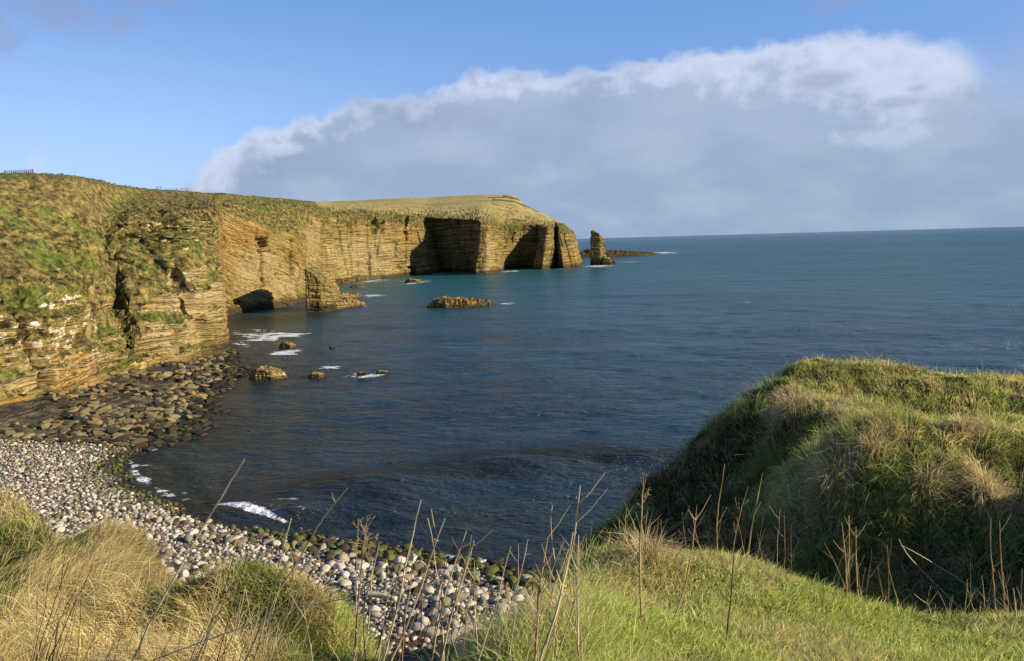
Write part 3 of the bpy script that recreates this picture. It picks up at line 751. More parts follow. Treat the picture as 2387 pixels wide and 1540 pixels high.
# the sea stack (a tapering slab of rock with a skirt of broken rock on its right)
c0 = Pz(1394, 619); sx, sy = c0[0], c0[1] + 4
stk = mass('sea_stack', [(sx - 5.2, sy - 2.5), (sx + 2, sy - 4.2), (sx + 7.2, sy - 2.0), (sx + 7.6, sy + 3), (sx + 1, sy + 5.5), (sx - 5, sy + 3)],
           lambda X, Y: np.interp(X - sx, [-6, -4.2, -2.4, 0, 3, 5, 7], [23, 25.6, 25.8, 24.0, 21.5, 20.0, 16]), zb=-2, nu=220, nv=110, top=.74, t1=.9, amp=1.2, k=1.1, big=1.1, mat=M_FAR, veg=.2, wetz=(2, 7), lean=(-0.4, 0))
set_props(stk, 'tall tapering sea stack standing alone off the end of the headland', 'sea stack')
skirt = mass('sea_rock', [(sx + 2, sy - 5), (sx + 8, sy - 6), (sx + 15, sy - 3), (sx + 14, sy + 2), (sx + 6, sy + 3)], lerp_x([sx + 2, sx + 8, sx + 15], [7.5, 5.5, 2.0]), zb=-1.5, nu=150, nv=40, top=.6, t1=.7, amp=1.3, k=1.2, big=.9, mat=M_FAR, jag=2.0, wetz=(2, 7), seed=4)
set_props(skirt, 'dark jagged rock leaning against the right foot of the sea stack', 'rock')
reef = mass('reef', [(62, 830), (100, 822), (135, 832), (158, 845), (176, 905), (160, 905), (130, 880), (70, 880)], lerp_x([60, 75, 100, 120, 140, 160, 178], [14, 9, 7.0, 5.5, 3.6, 2.2, .3]), zb=-2, nu=320, nv=40, top=.7, t1=.7, amp=1.6, k=1.5, big=1.4, mat=M_FAR, jag=1.6, wetz=(9, 19), seed=5)
set_props(reef, 'long dark reef running out to sea beyond the sea stack', 'reef')
# rock island in the bay
c0 = Pz(975, 720); c1 = Pz(1165, 711)
ix0, iy0, ix1, iy1 = c0[0], c0[1], c1[0], c1[1]
isl = mass('rock_island', [(ix0 + 1.0, iy0 + .5), (ix0 + 8, iy0 - 1.2), (ix0 + 16, iy0), (ix1 - 1, iy1 - .5), (ix1 + .5, iy1 + 2), (ix1 - 8, iy1 + 5), (ix0 + 8, iy0 + 8), (ix0 + 1.5, iy0 + 5)],
           lerp_x([ix0, ix0 + 2, ix0 + 5, ix0 + 8, ix0 + 13, ix0 + 18, ix0 + 25], [1.3, 1.6, 2.4, 2.8, 2.1, 1.7, .5]), zb=-1.2, nu=420, nv=70, top=.72, t1=.66, amp=.8, k=.55, big=.4, jag=1.2, wetz=(.1, 1.6), seed=6)
set_props(isl, 'low blocky ochre rock island in the middle of the bay', 'rock island')


def small_rock(u0, u1, v, h, label, asp=.55, seed=0, jag=.5, name='sea_rock', veg=0):
    a = Pz(u0, v); c = Pz(u1, v); L = c[0] - a[0]; y = a[1]
    W = L * asp
    poly = [(a[0], y + W * .3), (a[0] + L * .25, y), (a[0] + L * .7, y - W * .05), (a[0] + L, y + W * .35), (a[0] + L * .8, y + W * .9), (a[0] + L * .3, y + W)]
    o = mass(name, poly, lerp_x([a[0], a[0] + L * .3, a[0] + L * .6, a[0] + L], [h * .6, h, h * .8, h * .45]), zb=-.6, nu=140, nv=36, top=.75, t1=.62, amp=.3 + .2 * h, k=.5, big=.12 * h, jag=jag * h * .5, wetz=(-.3, .5), seed=seed, veg=veg)
    set_props(o, label, 'rock')
    return o


small_rock(646, 690, 810, 1.1, 'square-edged ochre rock rising from the white surf below the cliff', .5, 11)
small_rock(712, 758, 880, .7, 'brown rock awash in the bay, left of the white breaker', .6, 12)
small_rock(826, 862, 875, .55, 'small brown rock behind the front breaker in the bay', .5, 13)
small_rock(870, 912, 870, .4, 'flat brown rock at the right end of the front breaker', .45, 14)
small_rock(938, 985, 661, 2.0, 'dark pointed rock in surf before the far cave', .6, 15)
small_rock(808, 850, 672, 1.0, 'dark flat rock in the water behind the promontory', .6, 16)
small_rock(766, 786, 811, .35, 'tiny brown rock awash beyond the surf patch', .6, 17)
slab = small_rock(566, 661, 886, 1.7, 'large flat-topped boulder slab with pale green rim at the water edge', .75, 18, .15, 'boulder_slab', veg=.3)

# ------------------------------------------------------------------ beach and rock platform


def tps_fit(P, z, lam=0.0):
    P = np.asarray(P, float); n = len(P)
    d = np.linalg.norm(P[:, None] - P[None], axis=-1)
    K = np.where(d > 0, d * d * np.log(np.maximum(d, 1e-9)), 0) + lam * np.eye(n)
    A = np.zeros((n + 3, n + 3)); A[:n, :n] = K; A[:n, n] = 1; A[:n, n + 1:] = P; A[n:, :n] = A[:n, n:].T
    w_ = np.linalg.solve(A, np.concatenate([z, [0, 0, 0]]))

    def f(X, Y):
        sh = X.shape; X = np.asarray(X, float).ravel(); Y = np.asarray(Y, float).ravel(); out = np.zeros(len(X))
        for s in range(0, len(X), 40000):
            dd = np.hypot(X[s:s + 40000, None] - P[None, :, 0], Y[s:s + 40000, None] - P[None, :, 1])
            out[s:s + 40000] = (np.where(dd > 0, dd * dd * np.log(np.maximum(dd, 1e-9)), 0)) @ w_[:n] + w_[n] + w_[n + 1] * X[s:s + 40000] + w_[n + 2] * Y[s:s + 40000]
        return out.reshape(sh)
    return f


def beach_z(X, Y):
    ds = seg_dist(X, Y, SHORE); land = inside(X, Y, LANDPOLY)
    sd = np.where(land, ds, -ds)
    plat = sst(Y, 72, 86)                                  # the rock platform is flatter than the cobble bank
    up = np.where(sd > 0, (1 - plat) * (3.6 * (1 - np.exp(-sd / 18.0))) + plat * (2.6 * (1 - np.exp(-sd / 16.0))), sd * 0.16)
    return up + 0.35 * (fbm(X, Y, None, .18, 3, 81) - .5) * np.clip(sd / 3 + .6, 0, 1) + .7 * plat * (np.floor(fbm(X, Y, None, .22, 3, 82) * 9) / 9 - .5) + .25 * plat * (fbm(X, Y, None, .9, 3, 83) - .5), sd, plat


def build_beach():
    xs = np.arange(-84, 16, .28); ys = np.arange(24, 200, .3)
    X, Y = np.meshgrid(xs, ys, indexing='ij')
    Z, sd, plat = beach_z(X, Y)
    m, t, bs, out = new_mat('shingle')
    pos = t.node('ShaderNodeNewGeometry').outputs['Position']
    v = t.voro(pos, 5.5, 'F1', 'Color'); sepc = t.node('ShaderNodeSeparateColor'); t.l.new(v, sepc.inputs[0])
    vd = t.voro(pos, 5.5, 'F1', 'Distance')
    sh = t.ramp(sepc.outputs[0], [(0, (0.12, 0.10, 0.075)), (.5, (0.26, 0.225, 0.175)), (1, (0.44, 0.39, 0.31))])
    sh = t.mix(t.step(vd, .35, .62), sh, (0.06, 0.05, 0.04))
    n = t.noise(pos, .5, 5, .6)
    rockc = t.ramp(n, [(.36, (0.018, 0.013, 0.008)), (.5, (0.05, 0.036, 0.019)), (.66, (0.15, 0.115, 0.05))])
    st = t.noise(t.mapping(pos, (1.6, 0.16, 0.5), rot=(0, 0, math.radians(-12))), 1.0, 5, .6)
    rockc = t.mix(t.math('MULTIPLY', t.step(st, .54, .62), .7), rockc, (0.20, 0.155, 0.07))
    col = t.mix(t.attr('plat'), sh, rockc)
    wetc = t.mix(n, (0.010, 0.010, 0.007), (0.045, 0.05, 0.014))
    col = t.mix(t.attr('wet'), col, wetc)
    col = t.mix(t.attr('kelp_shade'), col, t.mix(t.noise(pos, 2.5, 5, .7), (0.02, 0.010, 0.006), (0.13, 0.065, 0.03)))
    t.l.new(col, bs.inputs['Base Color']); bs.inputs['Roughness'].default_value = .75; bs.inputs['Specular IOR Level'].default_value = .3
    t.l.new(t.bump(t.math('ADD', t.math('MULTIPLY', vd, -.5), t.noise(pos, 1.6, 5, .7)), .9, .35), bs.inputs['Normal'])
    wet = sst(-(sd + 2.0 * (fbm(X, Y, None, .3, 3, 5) - .5)), -3.2, -.8)
    kc = Pz(940, 1500, 2.0)
    kelp_shade = np.clip(1.5 - np.hypot((X - kc[0]) / 4.5, (Y - kc[1]) / 2.6), 0, 1)  # on the beach this holds brown seaweed alone
    me = grid_mesh('beach', np.stack([X, Y, Z], -1), m, {'plat': plat, 'wet': wet, 'kelp_shade': kelp_shade})
    o = link('beach', me); set_props(o, kind='structure')


build_beach()


def stone_variants(n, sub, rough, seed, cuts=5):
    """unit boulders, as (verts, faces)"""
    import bmesh
    out = []
    for k in range(n):
        bm = bmesh.new(); bmesh.ops.create_icosphere(bm, subdivisions=sub, radius=.5)
        V = np.array([v.co[:] for v in bm.verts]); Fc = np.array([[v.index for v in f.verts] for f in bm.faces]); bm.free()
        d = 1 + rough * 2 * (fbm(V[:, 0], V[:, 1], V[:, 2], 1.6, 2, seed + k * 7) - .5)
        V = V * d[:, None]
        rr = np.random.RandomState(seed + k)
        for q in range(cuts):                                  # knock flats on it
            nn = rr.normal(size=3); nn /= np.linalg.norm(nn); h = rr.uniform(.26, .42)
            s_ = V @ nn; V = V - np.maximum(s_ - h, 0)[:, None] * nn[None] * (.85 if cuts < 8 else .98)
        out.append((V, Fc))
    return out


PALE = [(.44, .385, .30), (.31, .28, .235), (.55, .49, .39), (.39, .32, .215), (.18, .16, .13), (.48, .44, .37)]
TAN = [(.21, .17, .075), (.16, .138, .066), (.10, .08, .04), (.23, .155, .06), (.06, .043, .022), (.18, .165, .085)]
DARK = [(.020, .018, .012), (.035, .028, .016), (.05, .055, .014), (.09, .10, .02), (.14, .14, .04), (.06, .035, .015)]


def rotz(a):
    c, s = np.cos(a), np.sin(a); z0 = np.zeros_like(a); o1 = np.ones_like(a)
    return np.stack([np.stack([c, -s, z0], -1), np.stack([s, c, z0], -1), np.stack([z0, z0, o1], -1)], -2)


def scatter_stones(N, region, smin, smax, power, seed, cover):
    rng = np.random.RandomState(seed)
    X = []; Y = []; S = []
    cell = {}
    cand = rng.uniform(size=(N * 14, 3))
    x0, x1, y0, y1 = region[:4]
    XX = x0 + (x1 - x0) * cand[:, 0]; YY = y0 + (y1 - y0) * cand[:, 1]
    SS = smin * (smax / smin) ** (cand[:, 2] ** power)
    ok = region[4](XX, YY, SS)
    XX, YY, SS = XX[ok], YY[ok], SS[ok]
    od = np.argsort(-SS)
    for i in od:
        gx, gy = int(XX[i] // smax), int(YY[i] // smax); bad = False
        for a in (-1, 0, 1):
            for b_ in (-1, 0, 1):
                for (px, py, ps) in cell.get((gx + a, gy + b_), ()):
                    if (px - XX[i]) ** 2 + (py - YY[i]) ** 2 < (cover * (ps + SS[i]) * .5) ** 2: bad = True; break
                if bad: break
            if bad: break
        if bad: continue
        cell.setdefault((gx, gy), []).append((XX[i], YY[i], SS[i]))
        X.append(XX[i]); Y.append(YY[i]); S.append(SS[i])
        if len(X) >= N: break
    return np.array(X), np.array(Y), np.array(S)


def in_view(X, Y, Z, mu=60, mv=40):
    d = np.stack([X, Y, Z - HC], -1)
    f_ = d @ _F; u = CX + FPX * (d @ _R) / f_; v = CY - FPX * (d @ _U) / f_
    return (f_ > 0) & (u > -mu) & (u < 2387 + mu) & (v > -mv) & (v < 1540 + mv), u, v


def place_stones(nm, X, Y, S, palf, variants, lows, seed, n_ind, labels, cat, stuffname, flat=(.5, .8), visf=None):
    rng = np.random.RandomState(seed)
    Z, sd, plat = beach_z(X, Y)
    n = len(X)
    a = rng.uniform(0, 6.28, n); ax = S * rng.uniform(.85, 1.35, n); ay = S * rng.uniform(.7, 1.0, n); az_ = S * rng.uniform(flat[0], flat[1], n)
    tilt = rng.uniform(-.25, .25, (n, 2))
    pal = palf(X, Y, sd, plat, rng)                      # (n, 2): palette id, colour id
    vis = visf(X, Y, Z) if visf else np.ones(n, bool)
    big = S * np.where(vis, 1, 0.01) / np.hypot(X, Y)
    order = np.argsort(-big)
    PALS = (PALE, TAN, DARK)
    cache = {}
    used = {}
    for i in order[:n_ind]:
        vi = int(rng.randint(len(variants))); key = (vi, int(pal[i, 0]), int(pal[i, 1]))
        if key not in cache:
            V, Fc = variants[vi]
            c = np.array(PALS[key[1]][key[2]])
            cn = c[None] * (0.7 + .6 * fbm(V[:, 0], V[:, 1], V[:, 2], 4, 3, vi))[:, None]
            cache[key] = raw_mesh(nm, V, Fc, np.full(len(Fc), 3), M_STONE, {'col': np.concatenate([cn, np.ones((len(V), 1))], 1)}, smooth=(nm == 'cobble'))
        o = link(nm, cache[key])
        o.location = (X[i], Y[i], Z[i] + az_[i] * .18); o.scale = (ax[i], ay[i], az_[i]); o.rotation_euler = (tilt[i, 0], tilt[i, 1], a[i])
        lab, grp = labels(X[i], Y[i], S[i], int(pal[i, 0]), int(pal[i, 1]))
        set_props(o, lab, cat, grp)
    rest = order[n_ind:]
    Vs, Fs, Cs = [], [], []; off = 0
    for i in rest:
        V, Fc = lows[int(rng.randint(len(lows)))]
        ca, sa = math.cos(a[i]), math.sin(a[i])
        W = V * np.array([ax[i], ay[i], az_[i]])
        W = np.stack([W[:, 0] * ca - W[:, 1] * sa, W[:, 0] * sa + W[:, 1] * ca, W[:, 2] + tilt[i, 0] * W[:, 0]], -1) + np.array([X[i], Y[i], Z[i] + az_[i] * .18])
        Vs.append(W); Fs.append(Fc + off); off += len(V)
        c = np.array(PALS[int(pal[i, 0])][int(pal[i, 1])]) * rng.uniform(.75, 1.2)
        Cs.append(np.repeat(np.append(c, 1)[None], len(V), 0))
    if Vs:
        Fa = np.concatenate(Fs)
        me = raw_mesh(stuffname, np.concatenate(Vs), Fa, np.full(len(Fa), 3), M_STONE, {'col': np.concatenate(Cs)}, smooth=(nm == 'cobble'))
        o = link(stuffname, me)
        return o


VAR_HI = stone_variants(8, 3, .22, 100)
VAR_LO = stone_variants(8, 2, .22, 200)
VAR_BK = stone_variants(10, 3, .42, 300, 9)
VAR_BL = stone_variants(10, 2, .42, 400, 9)


def cobble_region(X, Y, S):
    Z, sd, plat = beach_z(X, Y)
    vis, u, v = in_view(X, Y, Z)
    return vis & (sd > -1.2) & (plat < .55) & (Y > 33) & (sd < 40) & (S < .95 - .50 * sst(Y, 46, 62)) & ((S < .40) | ((sd < 4) & (sd > -.5)) | (np.abs(fbm(X, Y, None, .25, 2, 3) - .5) < .12))


def cob_pal(X, Y, sd, plat, rng):
    n = len(X); q = sd + 2.5 * (fbm(X, Y, None, .35, 3, 8) - .5) + rng.normal(0, .5, n)
    pid = np.where(q < 2.2, 2, 0); r = rng.uniform(size=n)
    pid = np.where((q >= 2.2) & (q < 4.0) & (r < .55), 1, pid)
    pid = np.where((q >= 4.0) & (r < .16), 1, pid); pid = np.where((q >= 4.0) & (r > .96), 2, pid)
    pid = np.where((plat > .2) & (r < plat * 1.5) & (pid == 0), 1, pid)
    cid = rng.randint(0, 6, n)
    cid = np.where((pid == 2) & (rng.uniform(size=n) < .3), 3, cid)
    return np.stack([pid, cid], -1)


def cob_lab(X, Y, S, pid, cid):
    if pid == 2: return 'dark wet cobble at the water edge of the shingle beach', 'wet cobbles along the water edge'
    if pid == 1: return 'tan or greenish cobble on the lower shingle beach', 'tan cobbles on the shingle beach'
    return 'pale rounded cobble on the dry part of the shingle beach', 'pale cobbles on the shingle beach'


def build_stones(visf):
    X, Y, S = scatter_stones(9000, (-62, 6, 33, 82, cobble_region), .12, .85, 3.4, 7, .76)
    o = place_stones('cobble', X, Y, S, cob_pal, VAR_HI, VAR_LO, 17, 290, cob_lab, 'cobble', 'beach_cobbles', visf=visf)
    set_props(o, 'pale mass of smaller cobbles covering the beach', 'cobbles', kind='stuff')

    def plat_region(X, Y, S):
        Z, sd, plat = beach_z(X, Y)
        vis, u, v = in_view(X, Y, Z)
        cl = (fbm(X, Y, None, .16, 3, 33) > .47) | (sd < 7)
        # keep clear of the cliff foot
        return vis & (sd > -2.5) & (sd < 22) & (plat > .4) & (Y < 158) & (X > -61 + (Y < 100) * 2) & cl & ((sd > 0) | (hsh(np.floor(X * 50), np.floor(Y * 50), X * 0, 3) < .4))

    def plat_pal(X, Y, sd, plat, rng):
        n = len(X); q = sd + 3.0 * (fbm(X, Y, None, .2, 3, 18) - .5) + rng.normal(0, .8, n)
        pid = np.where(q < 2.0, 2, 1); pid = np.where(rng.uniform(size=n) < .2, 2, pid)
        cid = rng.randint(0, 6, n)
        return np.stack([pid, np.where(pid == 2, np.array([0, 1, 5, 0, 1, 2])[cid], cid)], -1)

    def plat_lab(X, Y, S, pid, cid):
        if pid == 2: return 'dark weedy boulder on the wet rock platform below the cliff', 'dark boulders below the cliff'
        return 'greenish tan boulder on the rock platform below the cliff', 'tan boulders below the cliff'
    X, Y, S = scatter_stones(4500, (-64, -30, 70, 158, plat_region), .22, 1.7, 3.6, 27, .66)
    o = place_stones('boulder', X, Y, S, plat_pal, VAR_BK, VAR_BL, 37, 290, plat_lab, 'boulder', 'platform_boulders', (.28, .6), visf=visf)
    if o: set_props(o, 'smaller boulders strewn over the dark rock platform', 'boulders', kind='stuff')


# ------------------------------------------------------------------ the near ground: lawn, gully, grassy hill, left bank
CP = []


def add(*pts_):
    for q in pts_:
        CP.append(pt(q))


add(x(0, 0, 18.3), x(-3, 0, 18.2), x(3, 0, 18.3), x(0, -4, 18.7), x(-6, -3, 18.5), x(6, -3, 18.3), x(6, 1.5, 18.1), x(-6, 1.5, 18.1), x(0, 2, 18.15), x(2.4, 2.2, 18.05), x(-2.2, 2.2, 18.05))
# lawn
add(p(1500, 1540, 4.0), p(1800, 1540, 4.1), p(2100, 1560, 4.1), p(2387, 1540, 4.3), p(1250, 1540, 4.1), p(1650, 1283, 6.5), p(1520, 1302, 6.6), p(1390, 1322, 6.6), p(1800, 1318, 6.3), p(1930, 1365, 6.1), p(2050, 1415, 5.9), p(2150, 1460, 5.7), p(2290, 1455, 5.7), p(2420, 1420, 5.8),
    p(1700, 1400, 5.2), p(1480, 1400, 5.3), p(2000, 1480, 5.0), p(1340, 1362, 6.3), p(1290, 1425, 5.7), p(1190, 1490, 5.0), p(1110, 1560, 4.4))
# drop left of the lawn and the hollow in the middle
add(p(1280, 1520, 6.8), p(1150, 1640, 6.2), p(1020, 1720, 5.2), p(950, 1760, 4.8), p(880, 1740, 5.6), p(940, 1820, 7), p(930, 1800, 9), p(1060, 1660, 6.2), p(1200, 1580, 9.5), p(960, 1760, 3.8))
# left mound
add(p(600, 1338, 9.4), p(690, 1342, 9), p(780, 1375, 8.6), p(828, 1430, 7.8), p(700, 1440, 6.9), p(620, 1520, 5.4), p(760, 1540, 5.6), p(820, 1560, 5.8))
# left bank
add(p(0, 1138, 14.5), p(100, 1163, 13.8), p(200, 1233, 12.6), p(370, 1258, 11.4), p(470, 1325, 10.2), p(520, 1362, 9.4), p(100, 1350, 8.2), p(300, 1350, 8.0), p(200, 1500, 5.4), p(420, 1460, 6.4), p(0, 1250, 10.5), p(0, 1450, 5.6), p(-250, 1190, 12), p(-250, 1400, 6), p(400, 1560, 4.8), p(560, 1430, 7.4))
# beyond the bank's edge it falls steeply to the beach
for (u, v, Y) in [(-250, 1120, 14.5), (0, 1138, 14.5), (200, 1233, 12.6), (370, 1258, 11.4), (520, 1350, 9.6), (690, 1342, 9.2), (828, 1410, 8)]:
    q = PY(u, v, Y); add(x(q[0] * 1.18, q[1] * 1.2, q[2] - 3.6), x(q[0] * 1.6, q[1] * 1.65, max(q[2] - 10, 3)))
# hill on the right
add(p(1960, 826, 22), p(1870, 838, 21.4), p(1795, 868, 20.8), p(2100, 836, 23), p(2250, 857, 24), p(2387, 880, 25), p(2600, 905, 27),
    p(1690, 945, 20), p(1600, 1028, 19.2), p(1490, 1110, 18.4), p(1435, 1190, 17.6), p(1372, 1245, 17), p(1345, 1290, 16.6),
    p(1870, 930, 17.2), p(1930, 1020, 14.0), p(1920, 1120, 12.2), p(2100, 1000, 14.5), p(2300, 1000, 14.6), p(2100, 1110, 11.6), p(2387, 1110, 11.4), p(2250, 1100, 11.4), p(2387, 980, 15), p(2250, 920, 18), p(2050, 900, 18.6),
    p(1750, 1060, 17.6), p(1650, 1130, 17.6), p(1560, 1200, 16.9), p(1480, 1255, 16.2), p(1800, 1190, 13.8), p(1680, 1230, 15.2))
# gully between lawn and hill
add(p(2387, 1400, 10.2), p(2250, 1420, 10.2), p(2100, 1400, 10.4), p(1980, 1340, 11.2), p(1850, 1300, 12.2), p(1700, 1290, 13.4), p(1560, 1300, 14.4), p(1440, 1320, 14.6), p(1650, 1350, 9.2), p(1900, 1430, 8.0), p(2100, 1500, 7.4), p(2300, 1500, 7.4), p(1450, 1390, 9.5), p(2500, 1420, 9.8))
add(x(9.4, 9.2, 17.5), x(10.8, 9.6, 17.7), x(11.5, 8.5, 17.8))  # unseen rise right of the frame, put there to shade the gully
add(x(10, 5.5, 17.9), x(13, 12.5, 17.4), x(16, 18, 16.9))
# behind the hill, and its seaward fall
add(x(9, 29, 8), x(14, 30, 8), x(20, 34, 7), x(6, 26, 8), x(3.5, 24, 6.5), x(1.5, 22, 6.5), x(0.0, 19, 6.5), x(-1.5, 17, 6.5), x(-2, 14, 8), x(-1, 12, 10), x(12, 36, 1), x(4, 32, 1), x(-4, 26, 3), x(-12, 28, 2), x(-24, 30, 2), x(22, 42, 1))
CP = np.array(CP)
# the sighted outlines are the tips of the grass: the soil lies that much lower
_l = (CP[:, 0] < -.17 * CP[:, 1]) & (CP[:, 1] > 4.2) & (CP[:, 1] < 15); CP[_l, 2] -= .24 + .38 * (CP[_l, 1] > 9.6) * (CP[_l, 0] < -.36 * CP[_l, 1]) + .12 * (CP[_l, 1] < 9.6)
_w = (CP[:, 0] > .15 * CP[:, 1]) & (CP[:, 1] > 3.9) & (CP[:, 1] < 6.7); CP[_w, 2] -= .05
_h = (CP[:, 0] > 1.2) & (CP[:, 1] > 9) & (CP[:, 1] < 28); CP[_h, 2] -= .12 + .16 * (CP[_h, 1] > 17)
_r = (CP[:, 1] > 13.5) & (CP[:, 1] < 28) & (CP[:, 0] > 6); CP[_r, 2] -= np.clip((CP[_r, 0] / CP[_r, 1] - .36) * 4.5, 0, 1) * np.clip((CP[_r, 1] - 12) / 10, 0, 1) * .75
gz_raw = tps_fit(CP[:, :2], CP[:, 2], 0.01)


def ground_z(X, Y):
    z = gz_raw(X, Y)
    r = np.hypot(X, Y)
    hill = sst(X - (2.0 + .0 * Y), -1, 2) * sst(Y, 7.5, 9.5)
    left = sst(-X, .2, 1.5)
    n1 = (fbm(X, Y, None, .9, 3, 91) - .5); n2 = (fbm(X, Y, None, 2.2, 3, 92) - .5)
    tus = np.abs(fbm(X, Y, None, 1.25, 2, 93) - .5) * 2
    z = z + (hill * (.42 * n1 + .30 * (.25 - tus)) + left * (.30 * n1) + .05 * n2 + .08 * n1) * sst(r, 2.5, 6)
    return np.maximum(z, -1.5)


AZ = np.radians(np.linspace(-48, 52, 640)); RR = np.geomspace(1.0, 42, 420)
A_, R_ = np.meshgrid(AZ, RR, indexing='ij')
GX, GY = np.sin(A_) * R_, np.cos(A_) * R_
GZ = ground_z(GX, GY)
slope_ang = np.arctan2(GZ - HC, R_)
run = np.maximum.accumulate(slope_ang, axis=1)
HID = (run - slope_ang) * R_                              # how far below the line of sight, metres


def samp(Arr, X, Y):
    a = (np.arctan2(X, Y) - AZ[0]) / (AZ[-1] - AZ[0]) * (len(AZ) - 1); r = np.log(np.hypot(X, Y) / RR[0]) / math.log(RR[-1] / RR[0]) * (len(RR) - 1)
    a = np.clip(a, 0, len(AZ) - 1.001); r = np.clip(r, 0, len(RR) - 1.001)
    i, j = a.astype(int), r.astype(int); fa, fr = a - i, r - j
    return (Arr[i, j] * (1 - fa) * (1 - fr) + Arr[i + 1, j] * fa * (1 - fr) + Arr[i, j + 1] * (1 - fa) * fr + Arr[i + 1, j + 1] * fa * fr)


HORIZ = run[:, -1]


def stone_visible(X, Y, Z):
    a = np.clip((np.arctan2(X, Y) - AZ[0]) / (AZ[-1] - AZ[0]) * (len(AZ) - 1), 0, len(AZ) - 1).astype(int)
    v, _, _ = in_view(X, Y, Z, 0, 0)
    return v & (np.arctan2(Z + .2 - HC, np.hypot(X, Y)) > HORIZ[a])


build_stones(stone_visible)


def build_ground():
    m, t, bs, out = new_mat('turf')
    pos = t.node('ShaderNodeNewGeometry').outputs['Position']
    n = t.noise(pos, 2.2, 5, .65); n2 = t.noise(pos, .35, 3, .5)
    col = t.ramp(n, [(.3, (0.014, 0.012, 0.006)), (.5, (0.04, 0.042, 0.012)), (.7, (0.10, 0.095, 0.03))])
    t.l.new(col, bs.inputs['Base Color']); bs.inputs['Roughness'].default_value = .95; bs.inputs['Specular IOR Level'].default_value = .1
    t.l.new(t.bump(t.noise(pos, 9, 4, .7), .8, .08), bs.inputs['Normal'])
    az = np.radians(np.concatenate([np.linspace(-180, -49, 40)[:-1], np.degrees(AZ), np.linspace(53, 180, 40)]))
    a2, r2 = np.meshgrid(az, RR, indexing='ij')
    X, Y = np.sin(a2) * r2, np.cos(a2) * r2
    Z = ground_z(X, Y)
    back = sst(np.abs(a2), math.radians(60), math.radians(100))
    Z = Z * (1 - back) + (18.5) * back
    me = grid_mesh('ground', np.stack([X, Y, Z], -1)[::-1], m)
    o = link('ground', me); set_props(o, kind='structure')


build_ground()

# ------------------------------------------------------------------ grass


def blades(name, X, Y, L, W, dirx, diry, lean, C0, C1, seed, droop=.35, z0=None):
    """one mesh of bent two-segment blades; (dirx,diry): lean direction in plan; lean: 0 upright .. 1 flat"""
    n = len(X); rng = np.random.RandomState(seed)
    Z = samp(GZ, X, Y) - .01 if z0 is None else z0
    B = np.stack([X, Y, Z], -1)
    d = np.stack([dirx, diry, np.zeros(n)], -1); d /= np.maximum(np.linalg.norm(d, axis=1, keepdims=True), 1e-6)
    up = np.array([0, 0, 1.])
    v1 = d * lean[:, None] + up * np.sqrt(np.maximum(1 - lean ** 2, .02))[:, None]
    l2 = np.clip(lean + droop * rng.uniform(.4, 1.4, n), 0, 1.15)
    v2 = d * l2[:, None] + up * (1.0 - l2 ** 2 * .95)[:, None]
    v2 /= np.linalg.norm(v2, axis=1, keepdims=True)
    mid = B + v1 * (L * .55)[:, None]; tip = mid + v2 * (L * .45)[:, None]
    view = B - np.array([0, 0, HC]); side = np.cross(view, v1); th = rng.uniform(-1.25, 1.25, n)
    side /= np.maximum(np.linalg.norm(side, axis=1, keepdims=True), 1e-6)
    # twist every blade by a random angle about its own axis
    vn_ = np.cross(v1, side)
    sv = np.array([math.sin(SUN_AZ) * math.cos(SUN_EL), math.cos(SUN_AZ) * math.cos(SUN_EL), math.sin(SUN_EL)])
    sA = side * np.cos(th)[:, None] + vn_ * np.sin(th)[:, None]; sB = side * np.cos(th)[:, None] - vn_ * np.sin(th)[:, None]
    nA = np.abs(np.cross(v1, sA) @ sv); nB = np.abs(np.cross(v1, sB) @ sv)     # blades turn their faces to the light
    side = np.where(((nA > nB) ^ (rng.uniform(size=n) < .18))[:, None], sA, sB)
    hw = (W * .5)[:, None]
    V = np.stack([B - side * hw, B + side * hw, mid - side * hw * .75, mid + side * hw * .75, tip], 1).reshape(-1, 3)
    k = np.arange(n)[:, None] * 5
    loops = np.concatenate([k + np.array([[0, 1, 3, 2]]), k + np.array([[2, 3, 4]])], 1).ravel()
    tot = np.tile([4, 3], n)
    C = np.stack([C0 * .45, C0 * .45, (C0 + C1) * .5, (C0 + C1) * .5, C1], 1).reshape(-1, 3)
    C = np.concatenate([C, np.ones((len(C), 1))], 1)
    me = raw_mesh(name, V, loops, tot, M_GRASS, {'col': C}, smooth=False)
    o = link(name, me)
    return o


def pick(pal, w_, n, rng, var=.22):
    i = rng.choice(len(pal), n, p=np.array(w_) / sum(w_)) if np.ndim(w_) == 1 else np.array([0])
    return np.array(pal)[i] * np.exp(rng.normal(0, var, (n, 1)))


